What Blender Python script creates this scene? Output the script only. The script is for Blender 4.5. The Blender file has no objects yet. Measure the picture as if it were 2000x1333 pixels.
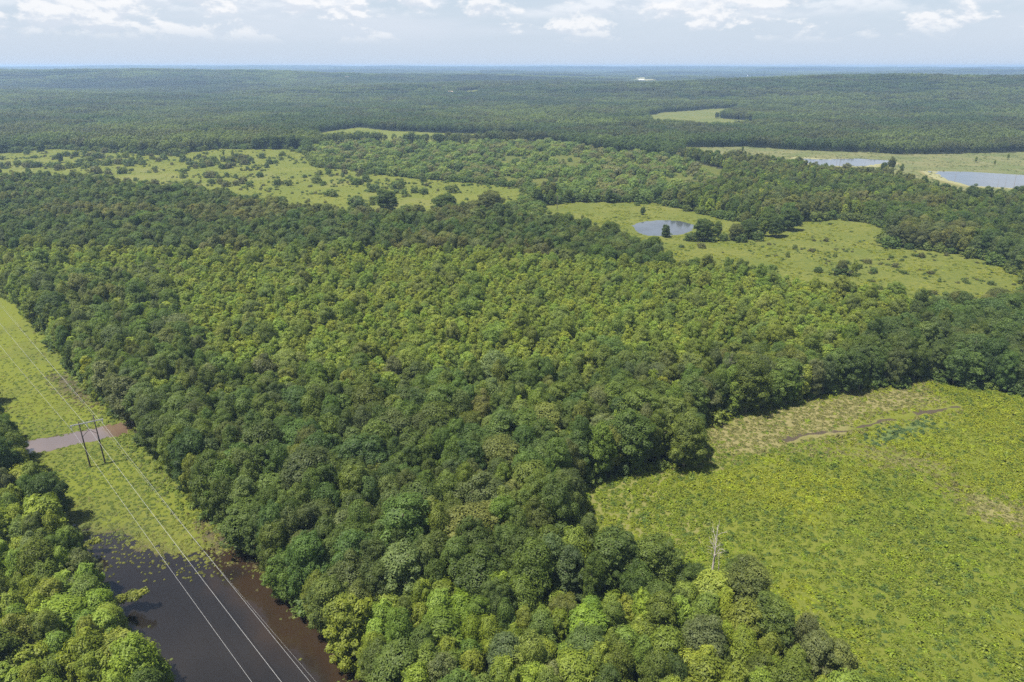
import bpy, math, random
import numpy as np
from mathutils import Vector, Matrix

R = math.radians
SC = bpy.context.scene
COL = SC.collection

# ------------------------------------------------------------------ camera
CAM_H = 120.0
PITCH = R(21.95)
cam_d = bpy.data.cameras.new('camera')
cam_d.lens = 24.0
cam_d.sensor_width = 36.0
cam_d.clip_start = 1.0
cam_d.clip_end = 90000.0
cam = bpy.data.objects.new('camera', cam_d)
cam.location = (0, 0, CAM_H)
cam.rotation_euler = (math.pi / 2 - PITCH, 0, 0)
COL.objects.link(cam)
SC.camera = cam

# ------------------------------------------------------------------ light
SUN_EL = R(69)
SUN_AZ = R(248)            # clockwise from +Y: from the left and a little behind
sun_dir = Vector((math.sin(SUN_AZ) * math.cos(SUN_EL), math.cos(SUN_AZ) * math.cos(SUN_EL), math.sin(SUN_EL)))
sd = bpy.data.lights.new('sun', 'SUN')
sd.energy = 5.0
sd.angle = R(0.6)
sd.color = (1.0, 0.95, 0.87)
so = bpy.data.objects.new('sun', sd)
so.rotation_euler = sun_dir.to_track_quat('Z', 'Y').to_euler()
so.location = (-200, 0, 400)
COL.objects.link(so)

SC.view_settings.view_transform = 'Standard'
SC.view_settings.look = 'None'
SC.view_settings.exposure = 1.0
SC.view_settings.gamma = 1.0
SC.cycles.max_bounces = 5
SC.cycles.diffuse_bounces = 3
SC.cycles.glossy_bounces = 2
SC.cycles.transmission_bounces = 2
SC.cycles.volume_bounces = 0
SC.cycles.use_denoising = False
SC.cycles.use_adaptive_sampling = False
SC.cycles.sample_clamp_indirect = 4.0


class NT:
    """small helper for node trees"""
    def __init__(s, tree):
        s.t = tree; s.n = tree.nodes; s.l = tree.links
    def add(s, typ, ins=None, **kw):
        nd = s.n.new(typ)
        for k, v in kw.items():
            setattr(nd, k, v)
        for k, v in (ins or {}).items():
            s.set(nd.inputs[k], v)
        return nd
    def set(s, sock, v):
        if isinstance(v, bpy.types.NodeSocket):
            s.l.new(v, sock)
        elif isinstance(v, bpy.types.Node):
            s.l.new(v.outputs[0], sock)
        else:
            if sock.type == 'RGBA' and len(v) == 3:
                v = (*v, 1)
            sock.default_value = v
    def math(s, op, a, b=0.0, c=0.0, clamp=False):
        nd = s.add('ShaderNodeMath', {0: a, 1: b, 2: c}, operation=op)
        nd.use_clamp = clamp
        return nd.outputs[0]
    def mix(s, f, a, b, typ='MIX'):
        nd = s.add('ShaderNodeMix', data_type='RGBA', blend_type=typ)
        s.set(nd.inputs[0], f); s.set(nd.inputs[6], a); s.set(nd.inputs[7], b)
        return nd.outputs[2]
    def ramp(s, v, a, b, lo=0.0, hi=1.0, smooth=True):
        nd = s.add('ShaderNodeMapRange', {0: v, 1: a, 2: b, 3: lo, 4: hi})
        nd.interpolation_type = 'SMOOTHSTEP' if smooth else 'LINEAR'
        return nd.outputs[0]
    def noise(s, vec, scale, detail=4, rough=0.55, dist=0.0):
        nd = s.add('ShaderNodeTexNoise', {'Vector': vec, 'Scale': scale, 'Detail': detail, 'Roughness': rough, 'Distortion': dist})
        return nd.outputs[0]


# ------------------------------------------------------------------ sky
world = bpy.data.worlds.new('World')
SC.world = world
world.use_nodes = True
w = NT(world.node_tree)
w.n.clear()
sky = w.add('ShaderNodeTexSky', sky_type='NISHITA', sun_disc=False)
sky.sun_elevation = SUN_EL
sky.sun_rotation = SUN_AZ
sky.altitude = 100
sky.air_density = 1.0
sky.dust_density = 1.6
sky.ozone_density = 1.0
tc = w.add('ShaderNodeTexCoord').outputs['Generated']
sp = w.add('ShaderNodeSeparateXYZ', {0: tc})
az = w.math('ARCTAN2', sp.outputs[0], sp.outputs[1])
el = w.math('ARCSINE', sp.outputs[2])
SKY_K = 0.068


leftw = w.ramp(az, 0.15, -0.6, 0.0, 0.07)          # more cloud to the left


def cloud_layer(seed, kx, ky, lo, hi, scale=1.0, detail=7, rough=0.58):
    v = w.add('ShaderNodeCombineXYZ', {0: w.math('MULTIPLY', az, kx), 1: w.math('MULTIPLY', el, ky), 2: seed})
    v2 = w.add('ShaderNodeCombineXYZ', {0: w.math('MULTIPLY', az, kx), 1: w.math('MULTIPLY', w.math('ADD', el, 0.006), ky), 2: seed})
    a = w.noise(v, scale, detail, rough, 0.15)
    b = w.noise(v2, scale, detail, rough, 0.15)
    a = w.math('ADD', a, leftw)
    b = w.math('ADD', b, leftw)
    return w.ramp(a, lo, hi), w.math('SUBTRACT', a, b)


# horizon-hugging cumulus puffs, a thin high veil and a soft milky horizon
puff, shade1 = cloud_layer(7.3, 15.0, 30.0, 0.50, 0.60)
veil, _s = cloud_layer(2.1, 3.0, 22.0, 0.38, 0.72, detail=5)
band = w.math('MULTIPLY', w.ramp(el, 0.024, 0.05), w.ramp(el, 0.55, 0.2))
puff2, shade2 = cloud_layer(13.7, 8.0, 22.0, 0.47, 0.60)
puff2 = w.math('MULTIPLY', puff2, w.math('MULTIPLY', w.ramp(el, 0.05, 0.075), w.ramp(el, 0.5, 0.2)))
puff = w.math('MULTIPLY', puff, band)
skyc = w.add('ShaderNodeVectorMath', {0: sky.outputs[0], 3: SKY_K}, operation='SCALE').outputs[0]
milky = w.mix(w.ramp(el, -0.02, 0.30, 0.88, 0.0), skyc, (0.331, 0.383, 0.456))
veiled = w.mix(w.math('MULTIPLY', w.math('MULTIPLY', veil, w.ramp(el, 0.01, 0.06)), 0.55), milky, (0.398, 0.421, 0.467))
c2 = w.mix(w.math('MULTIPLY', puff2, 0.75), veiled, w.mix(w.ramp(shade2, -0.05, 0.06), (0.367, 0.398, 0.444), (0.467, 0.482, 0.505)))
c1 = w.mix(w.math('MULTIPLY', puff, 0.8), c2, w.mix(w.ramp(shade1, -0.06, 0.06), (0.359, 0.390, 0.436), (0.501, 0.501, 0.505)))
bg = w.add('ShaderNodeBackground', {'Color': c1, 'Strength': 1.0})
w.add('ShaderNodeOutputWorld', {0: bg})

# ------------------------------------------------------------------ maths helpers
RNG = np.random.default_rng(20240717)
random.seed(5)


def _hash(ix, iy, seed):
    h = (ix.astype(np.int64) * 374761393 + iy.astype(np.int64) * 668265263 + seed * 1442695041) & 0x7fffffff
    h = ((h ^ (h >> 13)) * 1274126177) & 0x7fffffff
    h = (h ^ (h >> 16)) & 0xffff
    return h / 65535.0


def vnoise(x, y, seed=0):
    x = np.asarray(x, float); y = np.asarray(y, float)
    ix = np.floor(x); iy = np.floor(y)
    fx = x - ix; fy = y - iy
    fx = fx * fx * (3 - 2 * fx); fy = fy * fy * (3 - 2 * fy)
    a = _hash(ix, iy, seed); b = _hash(ix + 1, iy, seed); c = _hash(ix, iy + 1, seed); d = _hash(ix + 1, iy + 1, seed)
    return (a + (b - a) * fx) + ((c + (d - c) * fx) - (a + (b - a) * fx)) * fy


def fbm(x, y, seed=0, octv=4, gain=0.5):
    s = 0; amp = 1; tot = 0
    x = np.asarray(x, float); y = np.asarray(y, float)
    for k in range(octv):
        s = s + vnoise(x * 2 ** k + 17.3 * k, y * 2 ** k + 9.1 * k, seed + k) * amp
        tot += amp; amp *= gain
    return s / tot


def sstep(a, b, x):
    t = np.clip((np.asarray(x, float) - a) / (b - a), 0, 1)
    return t * t * (3 - 2 * t)


def terrain(x, y):
    x = np.asarray(x, float); y = np.asarray(y, float)
    d = np.hypot(x, y)
    z = sstep(650, 1500, d) * (fbm(x / 700, y / 700, 3, 3) - 0.5) * 26
    z = z + sstep(1900, 3200, d) * (fbm(x / 1300, y / 430, 41, 3) - 0.42) * 84
    z = z + 9 * np.exp(-((x + 330) / 420) ** 2 - ((y - 1130) / 190) ** 2)
    g = lambda cx, cy, sx, sy, h: h * np.exp(-((x - cx) / sx) ** 2 - ((y - cy) / sy) ** 2)
    z = z + g(1850, 2650, 900, 560, 38) + g(1050, 2800, 600, 500, 16) + g(2600, 2300, 700, 600, 28)
    z = z + g(-1750, 4300, 1100, 620, 56) + g(-2600, 3300, 700, 260, 22) + g(-3600, 4600, 1100, 700, 52)
    z = z + g(0, 3300, 900, 500, 22) + g(-350, 4700, 1300, 600, 34)
    far = sstep(3600, 9000, d)
    z = z + far * (fbm(x / 2200, y / 950, 11, 3) - 0.30) * 100
    z = z + sstep(9000, 14500, d) * (66 + 44 * (fbm(x / 2600, y / 2500, 31, 3) - 0.5) - x / 2200) * (1.0 + 0.10 * np.clip(-x / 9000, -1, 1))
    return np.where(z > 80, 80 + (z - 80) * 0.55, z)


CP, SP_ = math.cos(PITCH), math.sin(PITCH)
FPX = 2000 * 24.0 / 36.0


def ray(px, py):
    u = (px - 1000.0) / FPX; v = (666.5 - py) / FPX
    d = np.array([u, CP + v * SP_, -SP_ + v * CP])
    return d / np.linalg.norm(d)


def G(px, py, z=0.0):
    """map a bearing read off the survey photo to a place on the terrain"""
    d = ray(px, py)
    if d[2] > -0.004:
        d[2] = -0.004
    t = (CAM_H - z) / -d[2]
    for _ in range(40):
        hx = float(terrain(d[0] * t, d[1] * t)) + z
        tn = (CAM_H - hx) / -d[2]
        if abs(tn - t) < 0.02:
            break
        t = t + 0.6 * (tn - t)
    return d[0] * t, d[1] * t


def P(x, y, z):
    """world to photo coordinates (2000 wide)"""
    x = np.asarray(x, float); y = np.asarray(y, float); z = np.asarray(z, float) - CAM_H
    dep = y * CP - z * SP_
    up = y * SP_ + z * CP
    dep = np.where(dep < 1e-3, 1e-3, dep)
    return 1000 + FPX * x / dep, 666.5 - FPX * up / dep, dep


def poly(pts):
    return np.array([G(*p) for p in pts])


def inside(pg, x, y):
    x = np.asarray(x, float); y = np.asarray(y, float)
    res = np.zeros(x.shape, bool)
    bb = (x >= pg[:, 0].min()) & (x <= pg[:, 0].max()) & (y >= pg[:, 1].min()) & (y <= pg[:, 1].max())
    if not bb.any():
        return res
    xs = x[bb]; ys = y[bb]; r = np.zeros(xs.shape, bool)
    n = len(pg); j = n - 1
    for i in range(n):
        xi, yi = pg[i]; xj, yj = pg[j]
        if yi != yj:
            c = ((yi > ys) != (yj > ys)) & (xs < (xj - xi) * (ys - yi) / (yj - yi) + xi)
            r ^= c
        j = i
    res[bb] = r
    return res


def sdist(pg, x, y):
    """signed distance, negative inside"""
    x = np.asarray(x, float); y = np.asarray(y, float)
    best = np.full(x.shape, 1e9)
    n = len(pg)
    for i in range(n):
        a = pg[i]; b = pg[(i + 1) % n]; ab = b - a
        L = max(ab @ ab, 1e-9)
        t = np.clip(((x - a[0]) * ab[0] + (y - a[1]) * ab[1]) / L, 0, 1)
        best = np.minimum(best, np.hypot(x - a[0] - t * ab[0], y - a[1] - t * ab[1]))
    return np.where(inside(pg, x, y), -best, best)


# ------------------------------------------------------------------ the map
CORRIDOR = poly([(-420, 470), (-120, 515), (-20, 560), (30, 592), (105, 660), (140, 715), (195, 782), (240, 812), (268, 850),
                 (325, 900), (368, 948), (400, 985), (440, 1030), (475, 1065), (520, 1112), (560, 1167), (600, 1218),
                 (640, 1252), (682, 1292), (735, 1338), (900, 1480), (420, 1520), (330, 1420), (272, 1335), (232, 1255),
                 (192, 1175), (148, 1095), (112, 1020), (62, 955), (22, 890), (-30, 800), (-150, 660), (-420, 540)])
MEADOW = poly([(1125, 950), (1240, 918), (1360, 900), (1366, 880), (1345, 852), (1345, 832), (1460, 805), (1560, 785),
               (1650, 765), (1750, 752), (1800, 738), (1860, 752), (1950, 765), (2000, 772), (2300, 800), (2700, 900), (2700, 1500),
               (1850, 1560), (1740, 1450), (1640, 1375), (1575, 1330), (1530, 1275), (1460, 1215), (1390, 1185), (1310, 1175),
               (1200, 1160), (1120, 1090), (1105, 1030)])
PONDFIELD = poly([(1010, 408), (1040, 398), (1100, 393), (1270, 393), (1340, 410), (1440, 432), (1540, 440), (1560, 433),
                  (1640, 427), (1715, 437), (1738, 460), (1735, 480), (1800, 488), (1880, 498), (1960, 518), (1995, 535), (2030, 570),
                  (2000, 615), (1900, 640), (1800, 635), (1700, 605), (1600, 600), (1540, 590), (1490, 568), (1400, 562),
                  (1310, 548), (1270, 515), (1200, 488), (1130, 468), (1030, 462)])
MIDFIELD = poly([(-140, 304), (0, 300), (100, 291), (320, 303), (430, 291), (590, 291), (620, 325), (720, 335), (760, 343),
                 (900, 355), (1010, 366), (1045, 385), (1045, 440), (850, 442), (740, 447), (640, 440), (500, 425),
                 (420, 402), (300, 392), (150, 368), (0, 362), (-140, 362)])
STRIP = poly([(600, 266), (640, 257), (700, 249), (760, 256), (900, 261), (1020, 264), (1070, 271), (900, 280), (780, 280),
              (700, 276), (640, 280)])
FARFIELD = poly([(1262, 227), (1295, 220), (1345, 217), (1395, 213), (1440, 211), (1444, 219), (1420, 222), (1405, 232), (1440, 234), (1470, 238), (1470, 249), (1380, 254), (1270, 245)])
MARSH = poly([(1330, 289), (1450, 287), (1560, 294), (1700, 298), (1760, 302), (1900, 300), (2000, 297), (2250, 290),
              (2250, 400), (2000, 400), (1870, 398), (1800, 374), (1720, 354), (1600, 346), (1500, 326), (1340, 312)])
TINYFIELD = poly([(1866, 386), (1900, 386), (1968, 393), (1968, 412), (1868, 408)])
HAZEFIELD = poly([(786, 176), (860, 175.5), (940, 177), (930, 179), (800, 179)])
CLEARING = poly([(385, 267), (408, 267), (412, 276), (388, 276)])
FARMYARD = poly([(1226, 160), (1240, 154), (1268, 154), (1280, 158), (1270, 163), (1232, 164)])
PALE1 = poly([(1300, 158.5), (1330, 157), (1332, 160), (1302, 160.5)])
PALE2 = poly([(44, 139), (100, 138), (100, 140.5), (44, 141.5)])
SCRUB = poly([(600, 293), (640, 283), (700, 280), (900, 285), (1070, 276), (1130, 290), (1210, 300), (1330, 312), (1420, 332), (1400, 380), (1330, 394), (1100, 393), (1045, 385), (1010, 366), (900, 355), (760, 343), (720, 335), (620, 325)])
OPEN = [SCRUB, FARMYARD, PALE1, PALE2, CORRIDOR, MEADOW, PONDFIELD, MIDFIELD, STRIP, FARFIELD, MARSH, TINYFIELD, HAZEFIELD, CLEARING]
FLOOD = poly([(150, 1030), (205, 1042), (240, 1034), (262, 1062), (300, 1066), (335, 1080), (400, 1092), (436, 1062),
              (462, 1066), (500, 1090), (560, 1160), (610, 1220), (690, 1292), (745, 1340), (900, 1480), (420, 1520), (250, 1420),
              (200, 1330), (130, 1180), (110, 1090)])
CREEK = poly([(-70, 893), (40, 862), (90, 856), (140, 846), (210, 830), (262, 821), (300, 822), (296, 832), (262, 838),
              (232, 850), (180, 861), (140, 869), (95, 881), (40, 888), (-70, 915)])
POND = poly([(1236, 441), (1250, 434), (1290, 430), (1330, 432), (1356, 440), (1352, 450), (1330, 458), (1300, 461), (1265, 460), (1245, 453)])
MARSHPOND = poly([(1566, 309), (1610, 312.5), (1670, 312.5), (1725, 316), (1733, 319.5), (1690, 324), (1600, 323), (1575, 317)])
MARSHLAKE = poly([(1826, 337), (1900, 339), (2000, 345), (2200, 352), (2200, 376), (2000, 367), (1900, 362), (1850, 350)])
WATERS = [(FLOOD, 5.0), (CREEK, 1.6), (POND, 2.5), (MARSHPOND, 5.0), (MARSHLAKE, 6.0)]
DRY1 = poly([(1345, 838), (1460, 806), (1660, 768), (1790, 752), (1860, 788), (1800, 800), (1700, 822), (1640, 850), (1560, 872), (1400, 888)])
DRY2 = poly([(1840, 955), (1920, 962), (2010, 1000), (2010, 1045), (1900, 1002)])
DRY3 = poly([(1560, 880), (1640, 862), (1760, 880), (1840, 905), (1860, 930), (1780, 925), (1680, 900)])
WET = poly([(1690, 862), (1720, 840), (1800, 818), (1850, 826), (1790, 850), (1740, 868), (1700, 872)])
DITCH = [np.array(G(*p)) for p in [(1535, 862), (1590, 849), (1650, 841), (1700, 831), (1725, 820), (1800, 808), (1872, 794)]]
MUDPATCH = poly([(95, 735), (140, 728), (185, 768), (212, 795), (160, 790), (112, 768)])
MUDBAND = poly([(-20, 690), (60, 684), (125, 688), (128, 698), (50, 702), (-20, 706)])
BANKMUD = poly([(395, 1010), (440, 1035), (500, 1095), (560, 1165), (620, 1232), (600, 1240), (520, 1165), (450, 1095), (400, 1050)])
POINTBARE = poly([(1180, 430), (1235, 436), (1240, 452), (1360, 452), (1370, 440), (1340, 425), (1280, 424)])


def open_mask(x, y, grow=0.0):
    m = np.zeros(np.shape(x), bool)
    for pg in OPEN:
        m |= inside(pg, x, y)
    return m


def polyline_d(pts, x, y):
    best = np.full(np.shape(x), 1e9)
    for a, b in zip(pts[:-1], pts[1:]):
        ab = b - a
        t = np.clip(((x - a[0]) * ab[0] + (y - a[1]) * ab[1]) / (ab @ ab), 0, 1)
        best = np.minimum(best, np.hypot(x - a[0] - t * ab[0], y - a[1] - t * ab[1]))
    return best


def ground_z(x, y):
    """terrain with shallow basins under the standing water"""
    x = np.asarray(x, float); y = np.asarray(y, float)
    z = terrain(x, y)
    d = np.hypot(x, y)
    z = z + 0.25 * (fbm(x / 9, y / 9, 71, 2) - 0.5) * (d < 700)
    for pg, soft in WATERS:
        c = pg.mean(0); rad = np.hypot(*(pg - c).T).max() + soft * 3
        near = (np.hypot(x - c[0], y - c[1]) < rad)
        if not near.any():
            continue
        s = sdist(pg, x[near], y[near])
        s = s + (fbm(x[near] / (soft * 1.1), y[near] / (soft * 1.1), 55, 5, 0.65) - 0.5) * soft * (3.6 if soft == 5.0 else 2.2)
        lev = WLEV[id(pg)]
        k = 1 - sstep(0, soft * 1.5, s)
        zz = z[near]
        tgt = lev + np.clip(s * 0.10, -0.7, 0.55) - 0.03
        z[near] = zz + (tgt - zz) * k
    return z


WLEV = {}
for pg, soft in WATERS:
    WLEV[id(pg)] = float(np.mean(terrain(pg[:, 0], pg[:, 1]))) - 0.16


# ------------------------------------------------------------------ object helpers
def tag(o, label=None, cat=None, group=None, kind=None):
    if label: o['label'] = label
    if cat: o['category'] = cat
    if group: o['group'] = group
    if kind: o['kind'] = kind
    return o


def mesh_np(name, verts, faces=None, quads=None, mat=None, smooth=False):
    """fast mesh from numpy arrays: verts (n,3), quads (m,4) or a list of faces"""
    me = bpy.data.meshes.new(name)
    verts = np.asarray(verts, np.float32)
    if quads is not None:
        q = np.asarray(quads, np.int32)
        k = q.shape[1]
        me.vertices.add(len(verts)); me.vertices.foreach_set('co', verts.ravel())
        me.loops.add(q.size); me.loops.foreach_set('vertex_index', q.ravel())
        me.polygons.add(len(q))
        me.polygons.foreach_set('loop_start', np.arange(0, q.size, k, dtype=np.int32))
        me.update(calc_edges=True)
    else:
        me.from_pydata([tuple(v) for v in verts], [], faces or [])
    if smooth:
        me.polygons.foreach_set('use_smooth', np.ones(len(me.polygons), bool))
    if mat:
        me.materials.append(mat)
    return me


def obj(name, me, parent=None, loc=None):
    o = bpy.data.objects.new(name, me)
    COL.objects.link(o)
    if parent: o.parent = parent
    if loc is not None: o.location = loc
    return o


def fattr(me, name, arr, typ='FLOAT'):
    a = me.attributes.new(name, typ, 'POINT')
    arr = np.asarray(arr, np.float32)
    a.data.foreach_set({'FLOAT': 'value', 'FLOAT_VECTOR': 'vector', 'FLOAT_COLOR': 'color'}[typ], arr.ravel())


def tube(path, radii, sides=6, cap=True):
    """verts, quads of a tapered tube along a path"""
    path = [Vector(p) for p in path]
    V = []; Q = []
    n = len(path)
    up0 = Vector((0.31, 0.17, 0.93))
    for i, p in enumerate(path):
        t = (path[min(i + 1, n - 1)] - path[max(i - 1, 0)]).normalized()
        if abs(t.dot(up0)) > 0.97: ref = Vector((1, 0, 0))
        else: ref = up0
        a = t.cross(ref).normalized(); b = t.cross(a)
        for k in range(sides):
            th = 2 * math.pi * k / sides
            V.append(p + (a * math.cos(th) + b * math.sin(th)) * radii[i])
    for i in range(n - 1):
        for k in range(sides):
            k2 = (k + 1) % sides
            Q.append((i * sides + k, i * sides + k2, (i + 1) * sides + k2, (i + 1) * sides + k))
    if cap:
        V.append(path[-1] + (path[-1] - path[-2]).normalized() * radii[-1]); e = len(V) - 1
        for k in range(sides):
            Q.append(((n - 1) * sides + k, (n - 1) * sides + (k + 1) % sides, e, e))
    return V, Q


class Bag:
    def __init__(s): s.v = []; s.f = []
    def add(s, V, Q):
        b = len(s.v); s.v += [tuple(v) for v in V]
        for q in Q:
            q = [i + b for i in q]
            if len(q) == 4 and q[2] == q[3]: q = q[:3]
            s.f.append(q)
    def tube(s, path, radii, sides=6, cap=True): s.add(*tube(path, radii, sides, cap))
    def box(s, c, size, rot=None):
        m = rot or Matrix.Identity(3)
        V = []
        for dx in (-.5, .5):
            for dy in (-.5, .5):
                for dz in (-.5, .5):
                    V.append(Vector(c) + m @ Vector((dx * size[0], dy * size[1], dz * size[2])))
        s.add(V, [(0, 1, 3, 2), (4, 6, 7, 5), (0, 4, 5, 1), (2, 3, 7, 6), (0, 2, 6, 4), (1, 5, 7, 3)])
    def mesh(s, name, mat=None, smooth=False): return mesh_np(name, np.array(s.v), faces=s.f, mat=mat, smooth=smooth)


# ------------------------------------------------------------------ materials
def mat(name):
    m = bpy.data.materials.new(name); m.use_nodes = True
    t = NT(m.node_tree); t.n.clear()
    return m, t


def simple(name, col, rough=0.7, metal=0.0, noise_scale=None, col2=None, spec=0.3):
    m, t = mat(name)
    c = col
    if noise_scale:
        co = t.add('ShaderNodeTexCoord').outputs['Object']
        c = t.mix(t.noise(co, noise_scale, 5, 0.6), col, col2)
    b = t.add('ShaderNodeBsdfPrincipled', {'Base Color': c, 'Roughness': rough, 'Metallic': metal, 'Specular IOR Level': spec})
    t.add('ShaderNodeOutputMaterial', {0: b})
    return m


def foliage(name, spec=0.25):
    """leaf material: hue from the plant's own tint, each leaf clump a little lighter or darker"""
    m, t = mat(name)
    ti = t.add('ShaderNodeAttribute', attribute_type='INSTANCER', attribute_name='tint').outputs['Color']
    lv = t.add('ShaderNodeAttribute', attribute_type='GEOMETRY', attribute_name='leaf').outputs['Fac']
    dark = t.mix(1.0, ti, (0.62, 0.70, 0.66), 'MULTIPLY')
    lite = t.mix(1.0, ti, (1.42, 1.42, 1.12), 'MULTIPLY')
    c = t.mix(lv, dark, lite)
    b = t.add('ShaderNodeBsdfPrincipled', {'Base Color': c, 'Roughness': 0.55, 'Specular IOR Level': spec})
    tr = t.add('ShaderNodeBsdfTranslucent', {'Color': t.mix(1.0, c, (1.35, 1.35, 0.55), 'MULTIPLY')})
    mx = t.add('ShaderNodeMixShader', {0: 0.48, 1: b, 2: tr})
    t.add('ShaderNodeOutputMaterial', {0: mx})
    return m


M_LEAF = foliage('leaves')
M_BARK = simple('bark', (0.10, 0.08, 0.06), 0.9, 0, 2.5, (0.20, 0.17, 0.13))
M_DEAD = simple('bleached_wood', (0.36, 0.32, 0.27), 0.85, 0, 1.7, (0.56, 0.51, 0.44))
M_GREYTWIG = simple('grey_twigs', (0.20, 0.175, 0.15), 0.9, 0, 1.7, (0.30, 0.27, 0.24))
M_POLE = simple('creosoted_wood', (0.055, 0.042, 0.034), 0.85, 0, 3.0, (0.10, 0.08, 0.065))
M_GALV = simple('weathered_timber', (0.26, 0.26, 0.25), 0.7, 0, 3.0, (0.38, 0.38, 0.36))
M_WIRE = simple('aluminium_wire', (0.42, 0.42, 0.41), 0.45, 0.3)
M_GLASS = simple('porcelain', (0.30, 0.31, 0.31), 0.25)


def ground_mat():
    m, t = mat('ground')
    co = t.add('ShaderNodeTexCoord').outputs['Object']
    a1 = t.add('ShaderNodeSeparateColor', {0: t.add('ShaderNodeAttribute', attribute_type='GEOMETRY', attribute_name='cover').outputs['Color']})
    a2 = t.add('ShaderNodeSeparateColor', {0: t.add('ShaderNodeAttribute', attribute_type='GEOMETRY', attribute_name='soil').outputs['Color']})
    field, dry, mud = a1.outputs[0], a1.outputs[1], a1.outputs[2]
    marsh, wet, lush = a2.outputs[0], a2.outputs[1], a2.outputs[2]
    n1 = t.noise(co, 0.02, 5, 0.6)
    n2 = t.noise(co, 0.35, 5, 0.65)
    n3 = t.noise(co, 2.2, 4, 0.7)
    grass = t.mix(t.ramp(n1, 0.35, 0.65), (0.084, 0.103, 0.017), (0.120, 0.125, 0.024))
    grass = t.mix(t.ramp(n2, 0.38, 0.72), grass, (0.055, 0.076, 0.015))
    grass = t.mix(t.math('MULTIPLY', t.ramp(n3, 0.45, 0.75), 0.6), grass, (0.150, 0.150, 0.034))
    grass = t.mix(t.math('MULTIPLY', lush, t.ramp(n2, 0.2, 0.7, 0.4, 1.0)), grass, (0.110, 0.129, 0.015))
    straw = t.mix(t.ramp(n2, 0.3, 0.7), (0.172, 0.150, 0.062), (0.116, 0.112, 0.040))
    straw = t.mix(t.ramp(n3, 0.4, 0.8), straw, (0.232, 0.202, 0.103))
    c = t.mix(t.ramp(t.math('ADD', dry, t.math('MULTIPLY', t.math('SUBTRACT', n2, 0.5), 0.9)), 0.3, 0.8), grass, straw)
    c = t.mix(t.ramp(dry, 1.05, 1.4), c, (0.20, 0.195, 0.095))
    c = t.mix(marsh, c, t.mix(t.ramp(n1, 0.35, 0.65), (0.090, 0.107, 0.036), (0.129, 0.127, 0.053)))
    c = t.mix(t.ramp(t.math('ADD', wet, t.math('MULTIPLY', t.math('SUBTRACT', n2, 0.5), 1.1)), 0.35, 0.7), c, (0.070, 0.105, 0.040))
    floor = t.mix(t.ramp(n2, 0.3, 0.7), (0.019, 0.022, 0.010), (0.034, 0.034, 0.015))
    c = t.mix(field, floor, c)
    mudc = t.mix(t.ramp(n3, 0.3, 0.7), (0.034, 0.030, 0.022), (0.085, 0.066, 0.042))
    c = t.mix(t.ramp(t.math('ADD', mud, t.math('MULTIPLY', t.math('SUBTRACT', n3, 0.5), 0.9)), 0.3, 0.75), c, mudc)
    bump = t.add('ShaderNodeBump', {'Height': t.math('ADD', n2, t.math('MULTIPLY', n3, 0.6)), 'Strength': 0.8, 'Distance': 0.6})
    b = t.add('ShaderNodeBsdfPrincipled', {'Base Color': c, 'Roughness': 0.9, 'Specular IOR Level': 0.1, 'Normal': bump})
    t.add('ShaderNodeOutputMaterial', {0: b})
    return m


def water_mat(name, col, ior=1.33, rough=0.06, wave=0.02, scale=1.2, tree_reflection=None):
    m, t = mat(name)
    co = t.add('ShaderNodeTexCoord').outputs['Object']
    n = t.noise(co, scale, 3, 0.6)
    bump = t.add('ShaderNodeBump', {'Height': n, 'Strength': 0.5, 'Distance': wave})
    big = t.noise(co, 0.05, 3, 0.5)
    c = t.mix(t.ramp(big, 0.35, 0.65), col, tuple(k * 0.75 for k in col))
    if tree_reflection:
        c = t.mix(t.add('ShaderNodeAttribute', attribute_type='GEOMETRY', attribute_name='tree_reflection').outputs['Fac'], c, tree_reflection)  # brown of mirrored bank trees, mixed into the base colour
    b = t.add('ShaderNodeBsdfPrincipled', {'Base Color': c, 'Roughness': rough, 'IOR': ior, 'Normal': bump})
    t.add('ShaderNodeOutputMaterial', {0: b})
    return m


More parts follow.
